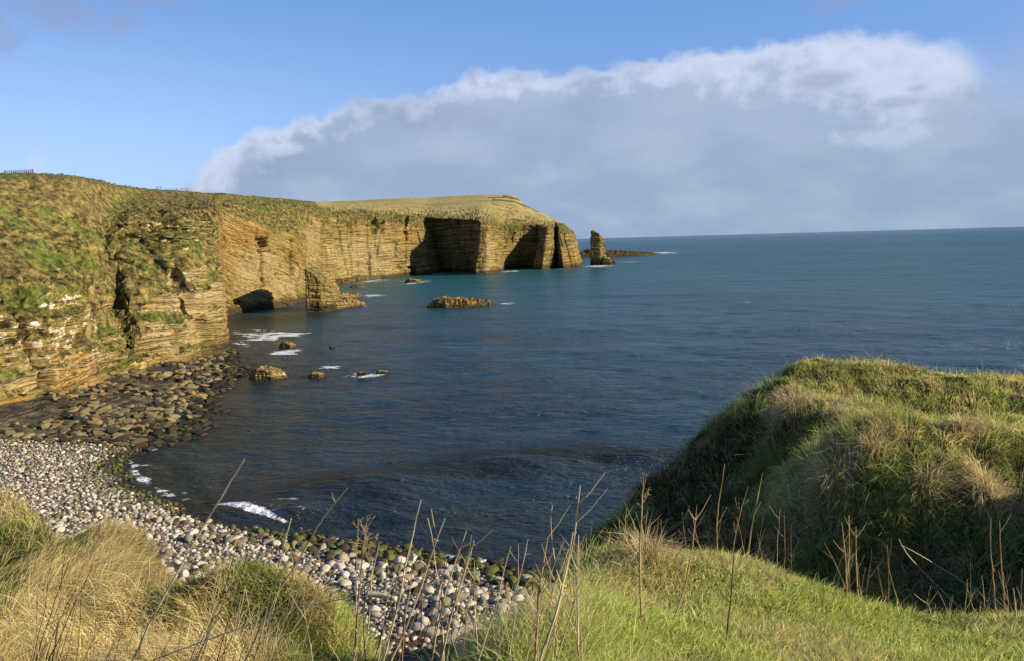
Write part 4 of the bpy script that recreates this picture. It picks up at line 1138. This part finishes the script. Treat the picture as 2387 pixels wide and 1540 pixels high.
def build_grass():
    rng = np.random.RandomState(3)
    N = 900000
    a = np.radians(rng.uniform(-35.5, 35.5, N)); r = np.exp(rng.uniform(math.log(2.4), math.log(29), N))
    X, Y = np.sin(a) * r, np.cos(a) * r
    Z = samp(GZ, X, Y); hid = samp(HID, X, Y)
    vis, u, v = in_view(X, Y, Z, 80, 140)
    keep = vis & (hid < .38) & (Z > 4)
    X, Y, Z, r, u, v = [q[keep] for q in (X, Y, Z, r, u, v)]
    print('grass candidates', len(X))
    hill = (X > 1.2) & (Y > 7.8)
    left = (X < -.25 * Y + .0) & ~hill
    lawn = ~hill & ~left
    # a bare hollow in the middle
    # --- lawn
    q = np.where(lawn)[0]; n = len(q)
    f1 = fbm(X[q], Y[q], None, 1.1, 3, 5); f2 = fbm(X[q], Y[q], None, 3.5, 2, 6)
    green = pick([(.32, .38, .07), (.42, .47, .11), (.18, .24, .04), (.56, .53, .17)], [4, 4, 2.5, 3], n, rng, .36)
    straw = pick([(.52, .44, .19), (.42, .34, .12), (.58, .50, .26)], [3, 2, 2], n, rng)
    edge_left = sst(-(X[q] - .10 * Y[q]), -.6, .3)         # longer and darker where it falls away to the beach
    ps = np.clip(.05 + .5 * sst(f1, .52, .68) + .12 * edge_left, 0, 1)
    isS = rng.uniform(size=n) < ps
    C = np.where(isS[:, None], straw, green)
    f4 = fbm(X[q], Y[q], None, 9.0, 2, 7); L = (.025 + .05 * f2 + .05 * f4) * np.exp(rng.normal(0, .3, n)) * (1 + 1.8 * edge_left)
    W = np.full(n, .0048) * (r[q] / 5.5) ** .5
    dirx = rng.normal(0.35, .8, n); diry = rng.normal(-.1, .8, n)
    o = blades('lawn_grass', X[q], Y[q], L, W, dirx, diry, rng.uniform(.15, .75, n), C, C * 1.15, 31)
    set_props(o, 'short bright green turf on the near knoll', 'grass', kind='stuff')
    # --- hill
    q = np.where(hill)[0]; n = len(q)
    f1 = fbm(X[q], Y[q], None, .75, 3, 15); f2 = fbm(X[q], Y[q], None, 2.2, 3, 16); f3 = fbm(X[q], Y[q], None, 1.25, 2, 93)
    top = sst(Y[q], 13, 19) * sst(X[q], 4, 7.5)
    green = pick([(.26, .32, .06), (.38, .42, .09), (.12, .155, .03), (.50, .49, .14)], [4, 4, 2, 3.5], n, rng)
    straw = pick([(.56, .46, .19), (.42, .33, .12), (.68, .58, .29), (.24, .17, .06)], [3, 3, 2, 1.5], n, rng)
    ps = np.clip(.18 + .62 * sst(f1, .47, .62) + .08 * top, 0, 1)
    isS = rng.uniform(size=n) < ps
    C = np.where(isS[:, None], straw, green)
    nt = 620; ti = rng.choice(n, nt, replace=False); tx, ty = X[q][ti], Y[q][ti]
    own = np.zeros(n, int); bd = np.full(n, 1e9)
    for c_ in range(nt):
        d_ = np.hypot(X[q] - tx[c_], Y[q] - ty[c_]); m_ = d_ < bd; own[m_] = c_; bd[m_] = d_[m_]
    tkind = rng.uniform(size=nt); tk = tkind[own]; inT = sst(-bd, -.42, -.10) * (tk < .8)
    isS = np.where(inT > .3, rng.uniform(size=n) < np.where(tk < .36, .88, .15), isS)
    C = np.where(isS[:, None], straw, green) * (1 + .25 * rng.normal(size=nt))[own][:, None].clip(.6, 1.4)
    red = (fbm(X[q], Y[q], None, .5, 2, 19) > .6) & (X[q] < .31 * Y[q]) & (rng.uniform(size=n) < .6)
    C = np.where(red[:, None], np.array([(.12, .05, .02)]) * np.exp(rng.normal(0, .25, (n, 1))), C)
    L = (.07 + .24 * np.clip(f1 - .3, 0, 1) + .10 * f2) * np.exp(rng.normal(0, .33, n)) * (1 - .15 * top) * (1 + .9 * inT * (.4 + tk))
    W = np.full(n, .0070) * (r[q] / 12) ** .6
    # tussocks comb outward from their crowns
    e = .05
    gx = (fbm(X[q] + e, Y[q], None, 1.25, 2, 93) - f3) / e; gy = (fbm(X[q], Y[q] + e, None, 1.25, 2, 93) - f3) / e
    sg = np.sign(f3 - .5)
    dirx = -.45 + .5 * gx * sg + rng.normal(0, .35, n) + 1.6 * inT * (X[q] - tx[own]) / np.maximum(bd, .05); diry = -.35 + .5 * gy * sg + rng.normal(0, .35, n) + 1.6 * inT * (Y[q] - ty[own]) / np.maximum(bd, .05)
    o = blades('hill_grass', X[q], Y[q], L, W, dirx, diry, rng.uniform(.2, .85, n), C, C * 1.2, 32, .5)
    set_props(o, 'tussocky green and straw grass covering the right-hand hill', 'grass', kind='stuff')
    # --- left bank
    q = np.where(left)[0]; n = len(q)
    f1 = fbm(X[q] + .4 * Y[q], Y[q] * .6, None, .8, 3, 25); f2 = fbm(X[q], Y[q], None, 2.0, 3, 26)
    green = pick([(.14, .185, .035), (.21, .24, .05), (.09, .12, .025), (.28, .27, .07)], [4, 3, 2.5, 3], n, rng)
    straw = pick([(.58, .46, .20), (.46, .35, .13), (.68, .57, .30), (.28, .18, .07), (.40, .31, .10)], [4, 3, 3, 1.5, 2], n, rng)
    mound = sst(X[q] + .36 * Y[q], -.15, .35) * sst(Y[q], 5, 6.5)
    ps = np.clip(.14 + .70 * sst(f1 + .25 * (f2 - .5), .40, .62) - .30 * mound + .25 * sst(-Y[q], -6.0, -4.5), .04, .95)
    isS = rng.uniform(size=n) < ps
    C = np.where(isS[:, None], straw, green)
    L = (.11 + .24 * f2) * np.exp(rng.normal(0, .35, n)) * np.where(isS, 1.25, .75) * (1 - .35 * mound) * (1 - .35 * sst(Y[q], 8.5, 11))
    W = np.full(n, .0050) * (r[q] / 7) ** .5
    sw = fbm(X[q], Y[q], None, .55, 3, 27); sw2 = fbm(X[q], Y[q], None, .55, 3, 28)
    dirx = .55 + 3.2 * (sw - .5) + rng.normal(0, .35, n); diry = -.15 + 3.2 * (sw2 - .5) + rng.normal(0, .35, n)
    o = blades('bank_grass', X[q], Y[q], L, W, dirx, diry, rng.uniform(.25, .98, n), C, C * 1.15, 33, .45)
    set_props(o, 'long wind-combed straw grass on the left bank', 'grass', kind='stuff')


build_grass()

# ------------------------------------------------------------------ tussocks that stand out on the hill


def ground_hit(u, v, lo=2.5, hi=30):
    """where the line of sight through (u, v) first meets the near ground"""
    ys = np.geomspace(lo, hi, 900)
    P_ = np.array([PY(u, v, y) for y in ys])
    z = samp(GZ, P_[:, 0], P_[:, 1])
    k = np.argmax(P_[:, 2] < z)
    return P_[k] if P_[k, 2] < z[k] else P_[-1]


STR = [(.58, .49, .25), (.50, .40, .18), (.66, .57, .33), (.38, .29, .12)]
GRN = [(.28, .31, .07), (.20, .24, .05), (.36, .36, .10), (.15, .19, .04)]
BRN = [(.22, .16, .08), (.15, .11, .05), (.30, .23, .11), (.10, .08, .035)]


def tussock(u, v, rad, n, ln, pal, bx, by, label, seed, lift=.28):
    c = ground_hit(u, v); rng = np.random.RandomState(seed)
    a = rng.uniform(0, 6.283, n); q = np.abs(rng.normal(0, .62, n))
    X = c[0] + np.cos(a) * q * rad; Y = c[1] + np.sin(a) * q * rad
    L = ln * np.exp(rng.normal(0, .28, n)); W = np.full(n, .008) * (c[1] / 12) ** .6
    dx = np.cos(a) * .8 + bx + rng.normal(0, .25, n); dy = np.sin(a) * .8 + by + rng.normal(0, .25, n)
    C = pick(pal, [3, 3, 2, 2], n, rng, .18)
    crown = lift * rad * np.exp(-(q / .7) ** 2)
    Z = samp(GZ, X, Y) - .02 + crown
    o = blades('grass_tussock', X - c[0], Y - c[1], L, W, dx, dy, rng.uniform(.15, .8, n), C * .9, C * 1.15, seed + 500, .55, z0=Z - c[2])
    # blades() works in world space for its facing; move the finished tuft to its place
    o.location = c
    set_props(o, label, 'tussock', 'tussocks on the right-hand hill')


tussock(1935, 1165, .42, 1700, .50, STR, -.7, -.5, 'largest pale shaggy tussock, in the middle of the dark hillside', 601)
tussock(1840, 985, .40, 900, .55, STR, -.6, -.2, 'tall loose straw plume high on the hill, nearest its left shoulder', 602)
tussock(1975, 985, .34, 900, .36, STR, .3, -.4, 'rounded golden tuft just right of the tall straw plume', 603)
tussock(1790, 1110, .36, 1000, .46, GRN, -.7, -.3, 'bright green combed tuft left of the largest pale tussock', 604)
tussock(2165, 1150, .36, 1000, .38, STR, .1, -.6, 'broad straw tuft hanging over the brink of the dark gully', 605)
tussock(2300, 1175, .36, 1100, .42, STR, -.2, -.6, 'pale fringe of straw on the far right of the gully brink', 606)
tussock(1905, 1310, .30, 900, .34, GRN, .0, -.5, 'small yellow-green tuft low in the gully behind the lawn crest', 607)
tussock(2150, 1395, .34, 1500, .34, BRN, -.4, -.6, 'round brown dome of dead grass deep in the dark gully', 608)
tussock(2060, 1140, .32, 900, .36, GRN, -.3, -.5, 'green tuft right of the largest pale tussock', 609)
tussock(1700, 1180, .34, 900, .36, BRN, -.6, -.4, 'dull brown tuft on the shaded left flank of the hill', 610)
tussock(2080, 1230, .34, 900, .34, GRN, -.3, -.6, 'dim green tuft on the gully side below the broad straw tuft', 611)
tussock(1500, 1320, .20, 900, .24, STR, -.2, .1, 'pale straw tuft at the left edge of the near lawn', 612)
tussock(2030, 1065, .34, 800, .36, STR, -.2, -.4, 'sandy tuft half way up the hill under the golden tuft', 613)
tussock(2240, 1010, .36, 800, .26, STR, -.2, -.4, 'low sandy tuft on the sunlit upper right of the hill', 614)

# ------------------------------------------------------------------ dry stalks in the foreground
PALEC, MIDC, DARKC = (.68, .57, .34), (.44, .32, .17), (.085, .055, .032)


def tube(P, r0, r1, ns=6):
    P = np.asarray(P, float); n = len(P)
    T = np.gradient(P, axis=0); T /= np.linalg.norm(T, axis=1, keepdims=True)
    a = np.cross(T, np.array([.3, 1, .1])); a /= np.linalg.norm(a, axis=1, keepdims=True); b_ = np.cross(T, a)
    th = np.arange(ns) / ns * 2 * math.pi; r = np.linspace(r0, r1, n)[:, None, None]
    V = P[:, None] + r * (a[:, None] * np.cos(th)[None, :, None] + b_[:, None] * np.sin(th)[None, :, None])
    F = [];
    for i in range(n - 1):
        for j in range(ns):
            F.append((i * ns + j, i * ns + (j + 1) % ns, (i + 1) * ns + (j + 1) % ns, (i + 1) * ns + j))
    return V.reshape(-1, 3), np.array(F)


def stalk(pts, Y, r, col, label, group=None, seed=0, twigs=0, head=0, top=.35, cat='dry stalk', node=True):
    """pts: tip first, then down; sighted pixels at about distance Y; the foot is carried on down to the soil"""
    rng = np.random.RandomState(seed)
    r = r * 1.12; W = [PY(u, v, Y + .10 * k) for k, (u, v) in enumerate(pts)]
    d = W[-1] - W[-2]; d = d / max(np.linalg.norm(d), 1e-6)
    if d[2] > -.3: d = np.array([d[0] * .5, 0, -1.0]); d /= np.linalg.norm(d)
    foot = W[-1].copy()
    for _ in range(160):
        if foot[2] <= float(samp(GZ, np.array([foot[0]]), np.array([foot[1]]))[0]) - .05: break
        foot = foot + d * .03
    W = np.array(W + [foot])[::-1]
    L = np.concatenate([[0], np.cumsum(np.linalg.norm(np.diff(W, axis=0), axis=1) + 1e-4)])
    m_ = max(8, int(L[-1] / .09)); ll = np.linspace(0, L[-1], m_)
    P = np.stack([np.interp(ll, L, W[:, c]) for c in range(3)], -1)
    P = blur(P, 2, 0); P[0] = W[0]; P[-1] = W[-1]
    wob = np.cumsum(rng.normal(0, .0022, (m_, 3)), 0); wob -= np.linspace(0, 1, m_)[:, None] * wob[-1]; P = P + wob
    V, F = tube(P, r, r * top)
    C = np.repeat(np.array(col)[None] * np.exp(rng.normal(0, .12, (m_, 1))), 6, 0)
    if node:                                               # darker joints along the stalk
        k_ = (np.arange(m_) % 5 == rng.randint(5)); C[np.repeat(k_, 6)] *= .6
    Vs, Fs, Cs = [V], [F], [C]; off = len(V)
    for _ in range(twigs):
        i = rng.randint(int(m_ * .45), m_ - 1); q = P[i]
        t_ = P[min(i + 1, m_ - 1)] - P[max(i - 1, 0)]; t_ /= np.linalg.norm(t_)
        dr = t_ + np.array([rng.choice([-1, 1]) * rng.uniform(.35, .9), rng.normal(0, .3), rng.uniform(0, .3)]); dr /= np.linalg.norm(dr)
        ln = rng.uniform(.06, .20); Q = np.array([q, q + dr * ln * .5, q + dr * ln + t_ * ln * .15])
        v2, f2 = tube(Q, r * .5, r * .2, 4); Vs.append(v2); Fs.append(f2 + off); off += len(v2); Cs.append(np.repeat(np.array(col)[None] * rng.uniform(.7, 1.1), len(v2), 0))
    base = P[0]
    V = np.concatenate(Vs); F = np.concatenate(Fs); C = np.concatenate(Cs)
    mk = lambda nm, v, f, c: raw_mesh(nm, v - base, f, np.full(len(f), 4), M_STEM, {'col': np.concatenate([c, np.ones((len(c), 1))], 1)})
    nm = 'dry_stalk'
    if head:
        o = empty(nm, base); link('stem', mk('stem', V, F, C), o)
        Vs, Fs, Cs = [], [], []; off = 0; q = P[-1]
        for _ in range(head):
            dr = np.array([rng.normal(0, .5), rng.normal(0, .4), rng.uniform(.1, 1.2)]); dr /= np.linalg.norm(dr)
            ln = rng.uniform(.025, .075); st = q - np.array([0, 0, rng.uniform(0, .14)])
            Q = np.array([st, st + dr * ln * .6, st + dr * ln])
            v2, f2 = tube(Q, r * .16, r * .10, 4); Vs.append(v2); Fs.append(f2 + off); off += len(v2); Cs.append(np.repeat(np.array(col)[None], len(v2), 0))
            for w_ in range(4):
                e = Q[2]; d2 = dr + rng.normal(0, .7, 3); d2 /= np.linalg.norm(d2)
                v2, f2 = tube(np.array([e, e + d2 * .010, e + d2 * .02]), r * .12, r * .16, 4); Vs.append(v2); Fs.append(f2 + off); off += len(v2); Cs.append(np.repeat(np.array(col)[None] * .8, len(v2), 0))
        link('seed_head', mk('seed_head', np.concatenate(Vs), np.concatenate(Fs), np.concatenate(Cs)), o)
    else:
        o = link(nm, mk(nm, V, F, C)); o.location = base
    set_props(o, label, cat, group)


stalk([(570, 1069), (545, 1110), (470, 1225), (400, 1350), (345, 1450), (305, 1540)], 3.0, .0065, PALEC, 'tallest pale straw stalk, leaning right with its tip over the dark water', None, 1, 2)
stalk([(810, 1136), (743, 1220), (711, 1280), (640, 1400), (590, 1500)], 3.2, .0065, MIDC, 'long brown stalk leaning right with a forked tip, over the water', None, 2, 3)
stalk([(981, 1164), (955, 1280), (925, 1420), (893, 1530)], 3.1, .0060, PALEC, 'straight pale stalk standing before the middle of the cobble beach', None, 3)
stalk([(1037, 1207), (1000, 1320), (955, 1440), (912, 1540)], 3.2, .0058, PALEC, 'pale stalk crossing behind the straight one at mid beach', None, 4, 1)
stalk([(1087, 1236), (1060, 1310), (1030, 1420), (1010, 1540)], 3.3, .0055, PALEC, 'slender straw stalk with bent top at the right of the beach cluster', None, 5, 1)
stalk([(1099, 1245), (1093, 1295), (1075, 1350), (1050, 1420), (1027, 1530)], 3.3, .0055, (.50, .36, .18), 'orange-brown forked stalk, rightmost of the cluster before the beach', None, 6, 2)
stalk([(852, 1230), (845, 1300), (835, 1400), (823, 1540)], 3.2, .0055, MIDC, 'brown stalk topped by a fuzzy dark seed head above the waterline', None, 7, 3, 26)
stalk([(1287, 1176), (1275, 1260), (1262, 1340), (1255, 1430), (1248, 1530)], 3.2, .0075, MIDC, 'tall twiggy brown stalk with side shoots, left of the near lawn', None, 8, 5)
stalk([(1352, 1130), (1340, 1230), (1318, 1350), (1285, 1470), (1262, 1540)], 3.0, .0075, (.55, .42, .24), 'tall pale-brown stalk leaning right at the left edge of the lawn', None, 9, 4)
stalk([(1335, 1240), (1312, 1360), (1285, 1460), (1255, 1540)], 3.0, .0070, PALEC, 'thick straw stalk at the heart of the bunch left of the lawn', None, 10, 1)
stalk([(679, 1207), (655, 1300), (625, 1400), (602, 1500)], 3.2, .0055, PALEC, 'pale stalk just left of the long brown forked one', None, 11)
stalk([(997, 1207), (1007, 1270), (1020, 1350), (1028, 1450), (1030, 1540)], 3.4, .0045, PALEC, 'thin stalk leaning left among the beach cluster', None, 12, 1)
stalk([(835, 1207), (833, 1300), (830, 1400), (829, 1500)], 3.3, .0045, MIDC, 'thin upright stalk beside the fuzzy seed head', None, 13, 1)
stalk([(816, 1392), (740, 1405), (660, 1425), (605, 1447)], 3.0, .0050, PALEC, 'pale broken stalk lying almost level across the left mound', None, 14)
stalk([(1500, 1128), (1496, 1165), (1490, 1250), (1492, 1350), (1500, 1496)], 4.2, .0070, (.46, .34, .20), 'tall brown stalk with a dry umbel, in front of the lawn crest', None, 15, 2, 9)
stalk([(1689, 1080), (1680, 1140), (1669, 1200), (1672, 1290)], 6.0, .0060, MIDC, 'curved brown stalk against the dark hill, above the lawn crest', None, 16, 1)
stalk([(1778, 1099), (1764, 1180), (1750, 1240), (1742, 1295)], 6.1, .0060, MIDC, 'brown stalk right of the curved one, rising from the lawn crest', None, 17, 1)
stalk([(1744, 1132), (1725, 1190), (1715, 1250), (1706, 1300)], 6.2, .0050, MIDC, 'thin twiggy stalk between the two brown crest stalks', None, 18, 5)
stalk([(1442, 1209), (1450, 1240), (1438, 1270), (1433, 1310)], 6.0, .0050, MIDC, 'short hooked twig at the left end of the lawn crest', None, 19, 4)
stalk([(1624, 1175), (1618, 1280), (1598, 1370), (1570, 1440), (1547, 1520)], 4.4, .0055, MIDC, 'slanting dark stalk across the middle of the lawn', None, 20, 3)
stalk([(1712, 1270), (1705, 1350), (1698, 1440), (1690, 1540)], 4.2, .0050, DARKC, 'dark upright stalk in the right half of the lawn', None, 21, 2)
stalk([(1979, 1200), (1983, 1260), (1977, 1310), (1974, 1385)], 6.0, .0080, MIDC, 'thick brown stalk in the tall bunch at the brink of the gully', None, 22, 3)
stalk([(1962, 1215), (1970, 1280), (1972, 1380)], 6.0, .0060, MIDC, 'leaning stalk on the left of the bunch at the gully brink', None, 23, 2)
stalk([(1995, 1225), (1994, 1300), (2000, 1395)], 5.9, .0060, (.50, .38, .22), 'paler stalk on the right of the bunch at the gully brink', None, 24, 2)
stalk([(2309, 1204), (2310, 1260), (2312, 1330), (2322, 1425)], 5.7, .0060, MIDC, 'left one of the two tall stalks near the right edge', None, 25, 1)
stalk([(2330, 1212), (2332, 1280), (2338, 1360), (2340, 1425)], 5.6, .0060, MIDC, 'right one of the two tall stalks near the right edge', None, 26, 2)
stalk([(2095, 1255), (2110, 1290), (2150, 1330)], 9.4, .0090, PALEC, 'pale stick slanting in the gully, upper of the fan of sticks', None, 27)
stalk([(2100, 1270), (2130, 1285), (2170, 1310)], 9.3, .0080, PALEC, 'pale stick lying flattest in the fan of sticks in the gully', None, 28)
stalk([(2090, 1395), (2097, 1425), (2102, 1460)], 5.8, .0070, PALEC, 'short cut straw stub on the right slope of the lawn', None, 29)
stalk([(2287, 1400), (2282, 1430), (2284, 1465)], 5.6, .0065, PALEC, 'short straw stub left of the two tall right-hand stalks', None, 30)
stalk([(2362, 1370), (2368, 1410), (2372, 1460)], 5.4, .0065, PALEC, 'straw stub nearest the right edge of the picture', None, 31)
stalk([(2255, 1370), (2262, 1410), (2280, 1440)], 5.8, .0045, MIDC, 'thin bent twig on the far right of the lawn', None, 32, 2)


def cluster(n, u0, u1, v0, v1, vb, Y0, Y1, lean, cols, wts, label, group, seed, rr=(.0022, .0045), tw=3):
    rng = np.random.RandomState(seed)
    for k in range(n):
        u = rng.uniform(u0, u1); v = rng.uniform(v0, v1); Y = rng.uniform(Y0, Y1)
        h = vb - v; l = rng.normal(lean, .16) * h; bow = rng.normal(0, .03) * h
        pts = [(u, v), (u - l * .4 + bow, v + h * .4), (u - l * .75 + bow * .6, v + h * .72), (u - l, vb)]
        c = cols[rng.choice(len(cols), p=np.array(wts) / sum(wts))]
        stalk(pts, Y, rng.uniform(*rr), c, label, group, seed * 100 + k, int(rng.randint(0, tw)))


cluster(24, 60, 420, 1290, 1420, 1560, 2.8, 4.0, .32, [PALEC, MIDC, DARKC], [3, 2, 3], 'thin dry stalk rising through the long straw grass of the left bank', 'stalks in the left bank', 41)
cluster(34, 470, 760, 1230, 1440, 1560, 2.9, 4.2, .28, [PALEC, MIDC, DARKC], [5, 2, 2], 'thin dry stalk in the leaning bunch before the left mound', 'stalks before the left mound', 42)
cluster(26, 820, 1120, 1230, 1400, 1560, 3.0, 4.2, .12, [PALEC, MIDC, DARKC], [3, 3, 3], 'thin dry stalk in the thicket before the cobble beach', 'stalks before the cobble beach', 43)
cluster(18, 1190, 1370, 1230, 1400, 1560, 3.0, 4.0, .16, [PALEC, MIDC], [4, 3], 'thin dry stalk in the bunch at the left edge of the lawn', 'stalks left of the lawn', 44, tw=5)
cluster(26, 1400, 1850, 1180, 1260, 1310, 5.8, 6.6, .03, [MIDC, DARKC, PALEC], [4, 2, 1], 'fine twig standing along the lawn crest against the dark hill', 'twigs along the lawn crest', 45, (.0020, .0036), 6)
cluster(14, 1920, 2090, 1250, 1340, 1430, 5.7, 6.4, .0, [MIDC, DARKC], [4, 1], 'fine twig near the tall bunch at the brink of the gully', 'twigs at the gully brink', 46, (.0020, .0040), 5)
cluster(18, 2150, 2385, 1300, 1430, 1480, 5.4, 6.0, -.05, [MIDC, PALEC], [3, 3], 'fine twig or straw on the right-hand end of the lawn', 'twigs at the right of the lawn', 47, (.0020, .0042), 3)
cluster(10, 1790, 2050, 1000, 1120, 1190, 12.0, 13.5, -.35, [PALEC, MIDC], [4, 1], 'long arching straw stem rising from the tussocks on the hill', 'straw stems on the hill', 48, (.0045, .0065), 1)

# ------------------------------------------------------------------ fences on the skyline, a driftwood log, a sail far out


def boxes(L):
    V = []; F = []
    for (x0, y0, z0, x1, y1, z1) in L:
        o = len(V) * 1
        V += [(x0, y0, z0), (x1, y0, z0), (x1, y1, z0), (x0, y1, z0), (x0, y0, z1), (x1, y0, z1), (x1, y1, z1), (x0, y1, z1)]
        F += [(o, o + 3, o + 2, o + 1), (o + 4, o + 5, o + 6, o + 7), (o, o + 1, o + 5, o + 4), (o + 1, o + 2, o + 6, o + 5), (o + 2, o + 3, o + 7, o + 6), (o + 3, o, o + 4, o + 7)]
    return np.array(V, float), np.array(F)


def plain(nm, V, F, c, parent=None):
    C = np.tile(np.array([*c, 1.0]), (len(V), 1)); F = np.asarray(F)
    return link(nm, raw_mesh(nm, V, F, np.full(len(F), F.shape[1]), M_PLAIN, {'col': C}, smooth=False), parent)


GN = G_NEAR.reshape(-1, 3)


def top_z(X, Y):
    d = (GN[:, 0] - X) ** 2 + (GN[:, 1] - Y) ** 2
    return float(GN[np.argsort(d)[:6], 2].mean())


def fence(us, v0, v1, Y, hgt, label, th):
    pts = []
    n = len(us)
    for k, u in enumerate(us):
        v = v0 + (v1 - v0) * (u - us[0]) / max(us[-1] - us[0], 1)
        q = PY(u, v, Y); z = top_z(q[0], q[1]); pts.append((q[0], q[1], z))
    root = empty('fence', pts[0]); b0 = np.array(pts[0])
    for k, q in enumerate(pts):
        q = np.array(q) - b0; t_ = th * (1.5 if k in (0, n - 1) else 1)
        V, F = boxes([(q[0] - t_, q[1] - t_, q[2] - .5, q[0] + t_, q[1] + t_, q[2] + hgt * (1.1 if k in (0, n - 1) else 1))])
        plain('post', V, F, (.20, .17, .13), root)
    for f in (.35, .65, .95):
        P = np.array([np.array(q) - b0 + np.array([0, 0, hgt * f]) for q in pts])
        V, F = tube(P, th * .35, th * .35, 4); plain('rail', V, F, (.22, .19, .15), root)
    set_props(root, label, 'fence')


fence(list(range(12, 82, 5)), 404, 403, 178, .95, 'post and wire fence on the skyline above the left cliff', .07)
fence([366, 374, 392, 402, 412, 424, 438], 440, 445, 285, .95, 'few thin fence posts on the plateau skyline', .06)

a, c = Pz(857, 1404, 1.3), Pz(925, 1418, 1.2)
za = float(beach_z(np.array([a[0]]), np.array([a[1]]))[0][0]) + .32; zc = float(beach_z(np.array([c[0]]), np.array([c[1]]))[0][0]) + .32
P = np.stack([np.linspace(a[0], c[0], 12), np.linspace(a[1], c[1], 12), np.linspace(za, zc, 12)], -1); P[:, 1] += .06 * np.sin(np.linspace(0, 4, 12))
V, F = tube(P, .17, .12, 10); V = V + .03 * (fbm(V[:, 0], V[:, 1], V[:, 2], 3, 3, 4)[:, None] - .5)
caps = [tuple(range(9, -1, -1)), tuple(range(110, 120))]
me = raw_mesh('driftwood_log', V - P[0], np.concatenate([F.ravel(), caps[0], caps[1]]), np.concatenate([np.full(len(F), 4), [10, 10]]), M_STONE, {'col': np.tile(np.array([.56, .47, .33, 1.0]), (len(V), 1))})
o = link('driftwood_log', me); o.location = P[0]; set_props(o, 'pale driftwood log lying on the cobbles of the beach', 'log')

q = Pz(1908, 545.5); q[2] = 0
root = empty('sailing_boat', q)
hl = np.array([(-9, 0, 1), (-6, -2.2, 1.2), (4, -2.2, 1.4), (9, 0, 2.2), (4, 2.2, 1.4), (-6, 2.2, 1.2), (-7, 0, -1), (-5, -1.2, -1), (3, -1.2, -1), (6, 0, -1), (3, 1.2, -1), (-5, 1.2, -1)], float) * 1.3
Fh = [(6 + k, 6 + (k + 1) % 6, (k + 1) % 6, k) for k in range(6)] + [(0, 1, 4, 5), (1, 2, 3, 4)]
plain('hull', hl, Fh, (.8, .8, .8), root)
V, F = tube(np.array([(0, 0, 1.5), (0, 0, 14), (0, 0, 27)]), .25, .12, 6); plain('mast', V, F, (.7, .7, .68), root)
for nm_, pts_ in (('mainsail', [(-.4, .05, 3.5), (-9, .6, 3.5), (-.4, .05, 26.5), (-4, 1.0, 13)]), ('jib', [(.6, 0, 22), (10, 0, 3.2), (1.2, .9, 3.4), (3.5, .8, 10)])):
    v_ = np.array(pts_); v_ = np.concatenate([v_, v_ + np.array([0, .08, 0])])
    f_ = [(0, 3, 1), (0, 2, 3), (1, 3, 2), (4, 5, 7), (4, 7, 6), (5, 6, 7)]
    plain(nm_, v_, f_, (.85, .85, .85), root)
set_props(root, 'tiny white sailing boat far out on the horizon', 'sailing boat')
